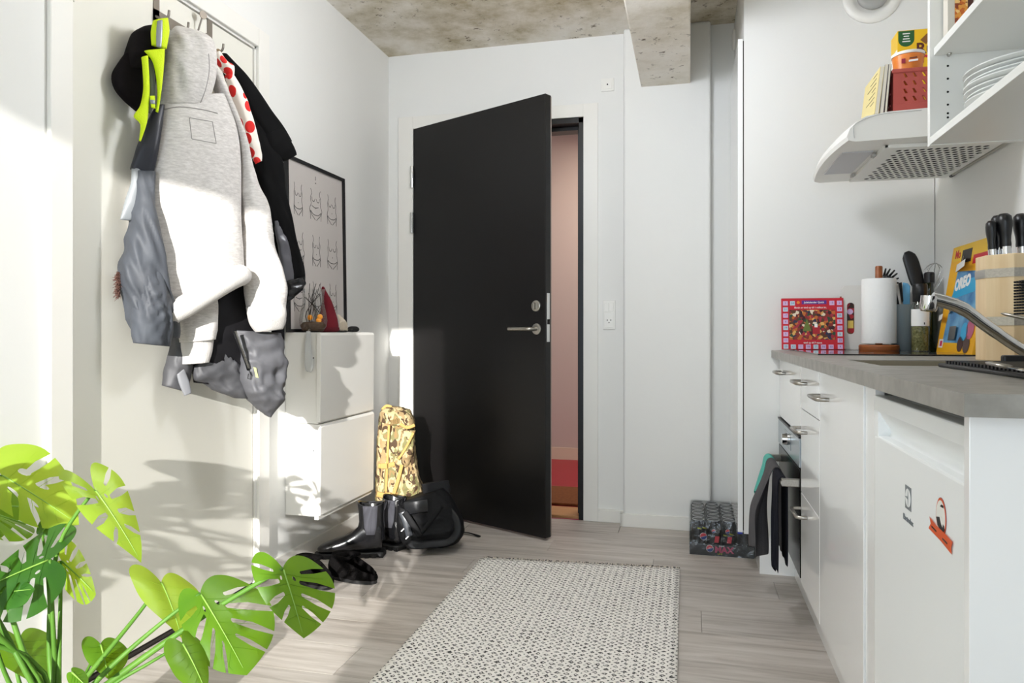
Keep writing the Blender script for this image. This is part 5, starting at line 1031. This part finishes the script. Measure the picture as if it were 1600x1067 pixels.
# boots
LEA = M('glossy_black_leather', '#0f0f11', .2, coat=.6, bump=((40, 40, 40), .12)); ELA = M('black_elastic', '#34343a', .85, var=((2, 300, 2), '#45454b')); SOL = M('black_rubber', '#141415', .55)
def boot(lab, heel, toe, lean=0):
    heel, toe = Vector(heel), Vector(toe); f = (toe - heel).normalized(); s = Vector((-f.y, f.x, 0)); L_ = .285
    t = thing('chelsea_boot', lab, 'boot', heel, 'chelsea boots in the corner')
    # foot: sections from heel to toe as rings across the boot
    sec = [(-.005, .034, .016, .16), (.03, .038, .016, .17), (.07, .038, .016, .165), (.10, .037, .016, .135), (.13, .038, .016, .105), (.17, .044, .016, .085), (.21, .047, .016, .074), (.245, .042, .016, .062), (.27, .03, .018, .05), (.283, .012, .022, .04)]
    rs = []
    for x, w_, z0_, z1_ in sec:
        rs.append([heel + f * x + s * (w_ * math.copysign(abs(math.cos(a)) ** .7, math.cos(a))) + Z * ((z0_ + z1_) / 2 + (z1_ - z0_) / 2 * math.copysign(abs(math.sin(a)) ** .8, math.sin(a))) for a in [2 * math.pi * k / 20 for k in range(20)]])
    MB().rings(rs).build('foot', LEA, t, smooth=True, sub=1)
    rs = []
    for z_, x0_, x1_, w_ in ((.07, -.012, .13, .038), (.11, -.008, .112, .038), (.15, -.006, .103, .04), (.19, -.006, .105, .043), (.225, -.008, .11, .046), (.232, -.007, .109, .0455), (.225, -.003, .105, .042), (.15, -.001, .098, .036)):
        rs.append([heel + f * ((x0_ + x1_) / 2 + (x1_ - x0_) / 2 * math.cos(a) + lean * (z_ - .07)) + s * w_ * math.sin(a) + Z * (z_ + (.008 * math.cos(2 * a) if z_ > .2 else 0)) for a in [2 * math.pi * k / 28 for k in range(28)]])
    MB().rings(rs, False).build('shaft', LEA, t, smooth=True)
    for sd_ in (-1, 1):
        rs = []
        for z_, hw in ((.1, .018), (.13, .026), (.17, .029), (.21, .031), (.226, .032)):
            rs.append([heel + f * (.05 + hw * c_ + lean * (z_ - .07)) + s * sd_ * (.0385 + .0008 + max(0, z_ - .15) * .09) * math.sqrt(1 - (hw * c_ / .062) ** 2 * .8) + Z * z_ for c_ in (-1, -.5, 0, .5, 1)])
        MB().rings(rs, False, False).build('elastic_gore', ELA, t, smooth=True, solid=.002)
    rs = []
    for z_, g in ((0, -.002), (.004, .003), (.018, .004), (.022, .0)):
        o_ = []
        for x, w_, *_ in sec: o_.append(heel + f * x + s * (w_ + g) + Z * z_)
        o_.append(heel + f * (.29 + g) + Z * z_)
        for x, w_, *_ in sec[::-1]: o_.append(heel + f * x - s * (w_ + g) + Z * z_)
        o_.append(heel - f * (.012 + g) + Z * z_); rs.append(o_)
    MB().rings(rs).build('sole', SOL, t)
    for k in range(9):
        x = .005 + k * .03
        if .085 < x < .11: continue
        for sd_ in (-1, 1): MB().obox(heel + f * x + s * sd_ * .041 + Z * .009, f * .009, s * .004, Z * .009).build('tread_lug', SOL, t)
    MB().tube([heel - f * .008 + Z * .2, heel - f * .018 + Z * .235, heel - f * .006 + Z * .215], .006, 8, flat=.25).build('pull_tab', ELA, t)
    return t
boot('glossy black chelsea boot with its elastic side turned out', (-1.315, 2.945, 0), (-1.56, 2.86, 0))
boot('black chelsea boot half hidden behind the glossy one', (-1.265, 3.045, 0), (-1.5, 3.10, 0), -.06)
# slippers
FUR = M('black_plush', '#080707', .97, var=((160, 160, 160), '#100e0e'), bump=((220, 220, 220), .7), spec=.1)
def slipper(lab, heel, toe, sc=1):
    heel, toe = Vector(heel), Vector(toe); f = (toe - heel).normalized(); s = Vector((-f.y, f.x, 0)); L_ = (toe - heel).length
    t = thing('slipper', lab, 'slipper', heel, 'plush slippers by the wall'); N = 28
    def outl(k): a = 2 * math.pi * k / N; w_ = .047 + .008 * math.cos(a); return f * (L_ / 2 + L_ / 2 * math.cos(a)) + s * (w_ * math.copysign(abs(math.sin(a)) ** .8, math.sin(a)))
    rs = [[heel + outl(k) + Z * 0 for k in range(N)], [heel + outl(k) + Z * .014 for k in range(N)]]
    MB().rings(rs).build('sole', SOL, t)
    c = f * L_ / 2; rs = []
    hz = lambda k: .055 + .03 * math.cos(2 * math.pi * k / N)
    for sc_2, zz_ in ((1.0, .012), (1.06, .3), (1.03, .62), (.9, .92), (.76, 1.0), (.64, .93), (.6, .6), (.62, .25)):
        rs.append([heel + c - f * (.03 if sc_2 < .8 else 0) + (outl(k) - c) * sc_2 + Z * (.012 + hz(k) * zz_) + Vector((1, 1, 1)) * .003 * noise.noise(Vector((k * .9, zz_ * 5, L_ * 30))) for k in range(N)])
    MB().rings(rs, False).build('upper', FUR, t, smooth=True, sub=1)
    tp = [[heel + c + (outl(k) - c) * .9 * q_ * (1 if math.cos(2 * math.pi * k / N) > -.1 else .0) + f * .035 * (1 - q_) + Z * (.02 + (.07 - .015 * (1 - q_)) * 1.0) for k in range(-8, 9)] for q_ in (1, .7, .4)]
    MB().rings(tp, False, False).build('vamp', FUR, t, smooth=True, solid=.012)
    MB().prism([heel + c + (outl(k) - c) * .72 + Z * .015 for k in range(N)], Z * .008).build('insole', M('plush_insole', '#161314', .95), t)
    return t
slipper('black plush slipper lying beside the chelsea boots', (-1.19, 2.60, 0), (-1.41, 2.66, 0))
slipper('black plush slipper half hidden by the monstera leaf', (-1.33, 2.50, 0), (-1.53, 2.60, 0))
# ================================================================== monstera
mp = thing('monstera_plant', 'leafy monstera plant by the wall throwing slatted shadows', 'plant', (-1.25, 1.2, 0))
POT = M('grey_pot', '#a8a49c', .6)
ptb = MB().lathe([(.08, 0), (.1, .004), (.125, .19), (.13, .2), (.122, .2), (.117, .18)], (-1.25, 1.2, 0), 32, cap=True).build('pot', POT, mp, smooth=True, angle=50)
MB().lathe([(.116, .165), (.06, .172), (.001, .17)], (-1.25, 1.2, 0), 24, cap=False).build('soil', M('soil', '#2f241b', .95, bump=((90, 90, 90), 1)), mp, smooth=True)
LF = [leaf_mat('leaf_green', '#4a7a18', '#648f20', '#98bc1c', .4), leaf_mat('leaf_dark', '#24501a', '#3a6c22', '#78a822', .3), leaf_mat('leaf_lime', '#8fb836', '#a9cc4a', '#d6e43a', .55)]
STM = M('stem_green', '#456f22', .5, var=((10, 10, 10), '#5c8632'), spec=.25); VEIN = M('vein_green', '#84ad4a', .5)
HALF = [(0, .0), (-.06, .06), (-.16, .22), (-.21, .42), (-.17, .66), (-.02, .88), (.16, .99), (.34, .98), (.52, .88), (.69, .68), (.83, .43), (.93, .2), (1, 0)]
def leaf_shape(slits, holes):
    def half(sg):
        pts = [Vector((a, b)) for a, b in HALF]; d = smoothline([Vector((p.x, p.y, 0)) for p in pts], 46); d = [Vector((p.x, p.y)) for p in d]; cut = {}
        for fr_c, inn in slits: cut[int(fr_c * 45)] = inn
        out = []
        i = 0
        while i < len(d):
            if i in cut:
                a, inn, w_ = d[i], Vector(cut[i][:2]), cut[i][2]
                b = d[min(i + 1, 45)]; dr_ = (inn - a).normalized(); pe = Vector((-dr_.y, dr_.x)); tdir = (d[min(i + 1, 45)] - d[i - 1]).normalized()
                if pe.dot(tdir) < 0: pe = -pe
                out += [a - tdir * w_ * .5, a.lerp(inn, .5) - pe * w_ * .8, inn - pe * w_ * .45, inn + dr_ * w_ * .3, inn + pe * w_ * .45, a.lerp(inn, .5) + pe * w_ * .8, a + tdir * w_ * .5]
            else: out.append(d[i])
            i += 1
        return [(p.x, p.y * sg) for p in out]
    up_, dn = half(1), half(-1)
    o = up_ + dn[::-1][1:-1]
    hs = [[(cx + rx * math.cos(k * math.pi / 5 + .2) , cy * sg + (ry * math.sin(k * math.pi / 5 + .2)) + .35 * rx * math.cos(k * math.pi / 5 + .2) * sg) for k in range(10)] for cx, cy, rx, ry in holes for sg in (1, -1)]
    inner = [(i * .085 - .2, j * .12 - 1.0) for i in range(15) for j in range(18)]
    return fill(o, hs, inner)
S0 = leaf_shape([], [])
SL = [(.40, (.07, .34, .05)), (.54, (.22, .26, .065)), (.68, (.40, .22, .06)), (.81, (.57, .16, .05))]
S1 = leaf_shape(SL, [(.16, .16, .035, .03)]); S2 = leaf_shape(SL[1:3], [(.2, .3, .08, .07), (.45, .25, .08, .05)])
def leaf(sh, mi, b, tp, l, r, stem, curl=.25, fold=.0, droop=.1, sr=.006):
    """b, tp, l, r: base, tip and the two widest side points as pixel + distance; stem: the way down to the pot."""
    B, T, L_, R_ = at(*b), at(*tp), at(*l), at(*r); ax = T - B; mid = B + ax * .28; sl, sr_ = L_ - mid, R_ - mid; n = ax.cross(sr_ - sl).normalized()
    ln_ = ax.length
    if n.z < 0: n = -n
    vs, ts = sh; P3 = []
    def pos(x, y): return B + ax * x + (sr_ * y if y > 0 else sl * -y) + n * (-curl * ln_ * (y * y) * .35 - droop * ln_ * x * x + .03 * ln_ * math.sin(7 * x) * abs(y))
    for p in vs: P3.append(pos(p.x, p.y))
    o = MB().add(P3, ts).build('leaf', LF[mi], mp, smooth=True)
    MB().tube([pos(.02 + .1 * k, 0) + n * .0006 for k in range(10)], [.002 - .00017 * k for k in range(10)], 6).build('midrib', VEIN, o, smooth=True)
    m = MB()
    for k in range(5):
        for sg in (-1, 1): m.tube([pos(.08 + .15 * k, 0) + n * .0004, pos(.14 + .16 * k, sg * .35) + n * .0006, pos(.2 + .165 * k - .03, sg * (.8 - .12 * k)) + n * .0005], [.0006, .0005, .0002], 4)
    m.build('side_veins', LF[mi], o)['kind'] = 'stuff'
    st_ = [B] + [at(*q) for q in stem] 
    if stem is not None: st_ += [Vector((-1.25 + random.uniform(-.03, .03), 1.2 + random.uniform(-.03, .03), .17))]; MB().tube(smoothline(st_, 24), [sr * .62 + sr * .5 * k / 23 for k in range(24)], 8).build('stem', STM, mp, smooth=True)
random.seed(4)
D = 1.52
leaf(S1, 0, (442, 888, 1.62), (478, 994, 1.56), (398, 905, 1.58), (524, 915, 1.66), [(330, 955, 1.6), (200, 1045, 1.55)], .15, sr=.0075)
leaf(S1, 0, (313, 927, 1.6), (388, 1046, 1.5), (300, 1000, 1.52), (425, 935, 1.66), [(250, 975, 1.57), (170, 1045, 1.53)], .3)
leaf(S0, 2, (252, 910, 1.66), (290, 990, 1.58), (212, 900, 1.6), (320, 925, 1.7), [(215, 960, 1.62), (150, 1040, 1.55)], .35)
leaf(S0, 0, (285, 1005, 1.5), (326, 1075, 1.44), (268, 1035, 1.44), (322, 1005, 1.53), [(235, 1035, 1.5), (170, 1075, 1.48)], .3, sr=.0045)
leaf(S0, 0, (157, 1006, 1.6), (172, 1058, 1.56), (130, 1015, 1.57), (202, 1018, 1.63), [(140, 1040, 1.57), (125, 1070, 1.53)], .2, sr=.004)
leaf(S0, 0, (31, 998, 1.58), (68, 1066, 1.5), (-18, 1000, 1.52), (96, 1000, 1.62), [(25, 1040, 1.56), (40, 1090, 1.53)], .25, sr=.005)
leaf(S1, 1, (78, 874, 1.5), (-50, 925, 1.4), (80, 822, 1.58), (45, 965, 1.44), [(82, 960, 1.5), (84, 1066, 1.5)], .12, sr=.0055)
leaf(S1, 2, (96, 876, 1.56), (150, 925, 1.54), (118, 850, 1.6), (115, 935, 1.52), [(94, 960, 1.53), (92, 1066, 1.5)], .1, sr=.005)
leaf(S1, 2, (148, 765, 1.56), (228, 872, 1.54), (116, 770, 1.50), (200, 748, 1.62), [(95, 845, 1.55), (78, 950, 1.54), (82, 1066, 1.52)], .3, sr=.0058)
leaf(S2, 2, (2, 742, 1.62), (122, 812, 1.6), (15, 800, 1.55), (75, 700, 1.68), [(-10, 850, 1.6), (30, 1000, 1.56)], .25)
leaf(S0, 1, (66, 832, 1.6), (88, 800, 1.62), (62, 812, 1.6), (86, 822, 1.6), [(74, 900, 1.56), (84, 1066, 1.52)], .4, sr=.004)
leaf(S0, 1, (-20, 930, 1.46), (48, 918, 1.44), (10, 905, 1.46), (10, 950, 1.42), [(-10, 1000, 1.46), (30, 1090, 1.48)], .3, sr=.005)
leaf(S0, 0, (112, 1050, 1.45), (136, 1072, 1.43), (112, 1072, 1.43), (132, 1048, 1.46), [(120, 1085, 1.46)], .2, sr=.003)
# leaves further along the wall towards the window
for (x, y_, z_), (dx, dy, dz), (wx, wy, wz), sh, mi in (((-1.42, 1.1, .66), (-.02, .22, -.12), (-.09, 0, .03), S1, 0), ((-1.5, .9, .72), (-.05, -.2, -.08), (-.08, .03, .06), S1, 1), ((-1.46, 1.0, .5), (-.08, .2, -.1), (-.05, 0, .1), S1, 0), ((-1.35, .85, .78), (.06, -.2, -.1), (.11, .05, .02), S1, 0), ((-1.54, 1.02, .58), (.0, .24, -.04), (-.03, 0, .1), S1, 1), ((-1.5, .75, .62), (-.06, -.16, -.1), (-.02, .02, .11), S1, 0), ((-1.55, 1.2, .62), (.0, .2, -.06), (-.02, 0, .09), S2, 0)):
    B = Vector((x, y_, z_)); ax = Vector((dx, dy, dz)); sd_ = Vector((wx, wy, wz)) * 1.15; n = ax.cross(sd_).normalized(); vs, ts = sh
    o = MB().add([B + ax * p.x + sd_ * p.y - n * (.03 * p.y * p.y) for p in vs], ts).build('leaf', LF[mi], mp, smooth=True)
    MB().tube([B + ax * (.1 * k) + n * .001 for k in range(10)], .002, 6).build('midrib', VEIN, o)
    MB().tube(smoothline([B, B + Vector((.03, .0, -.08)), Vector((-1.3, 1.15, .35)), Vector((-1.25, 1.2, .17))], 18), .005, 8).build('stem', STM, mp, smooth=True)
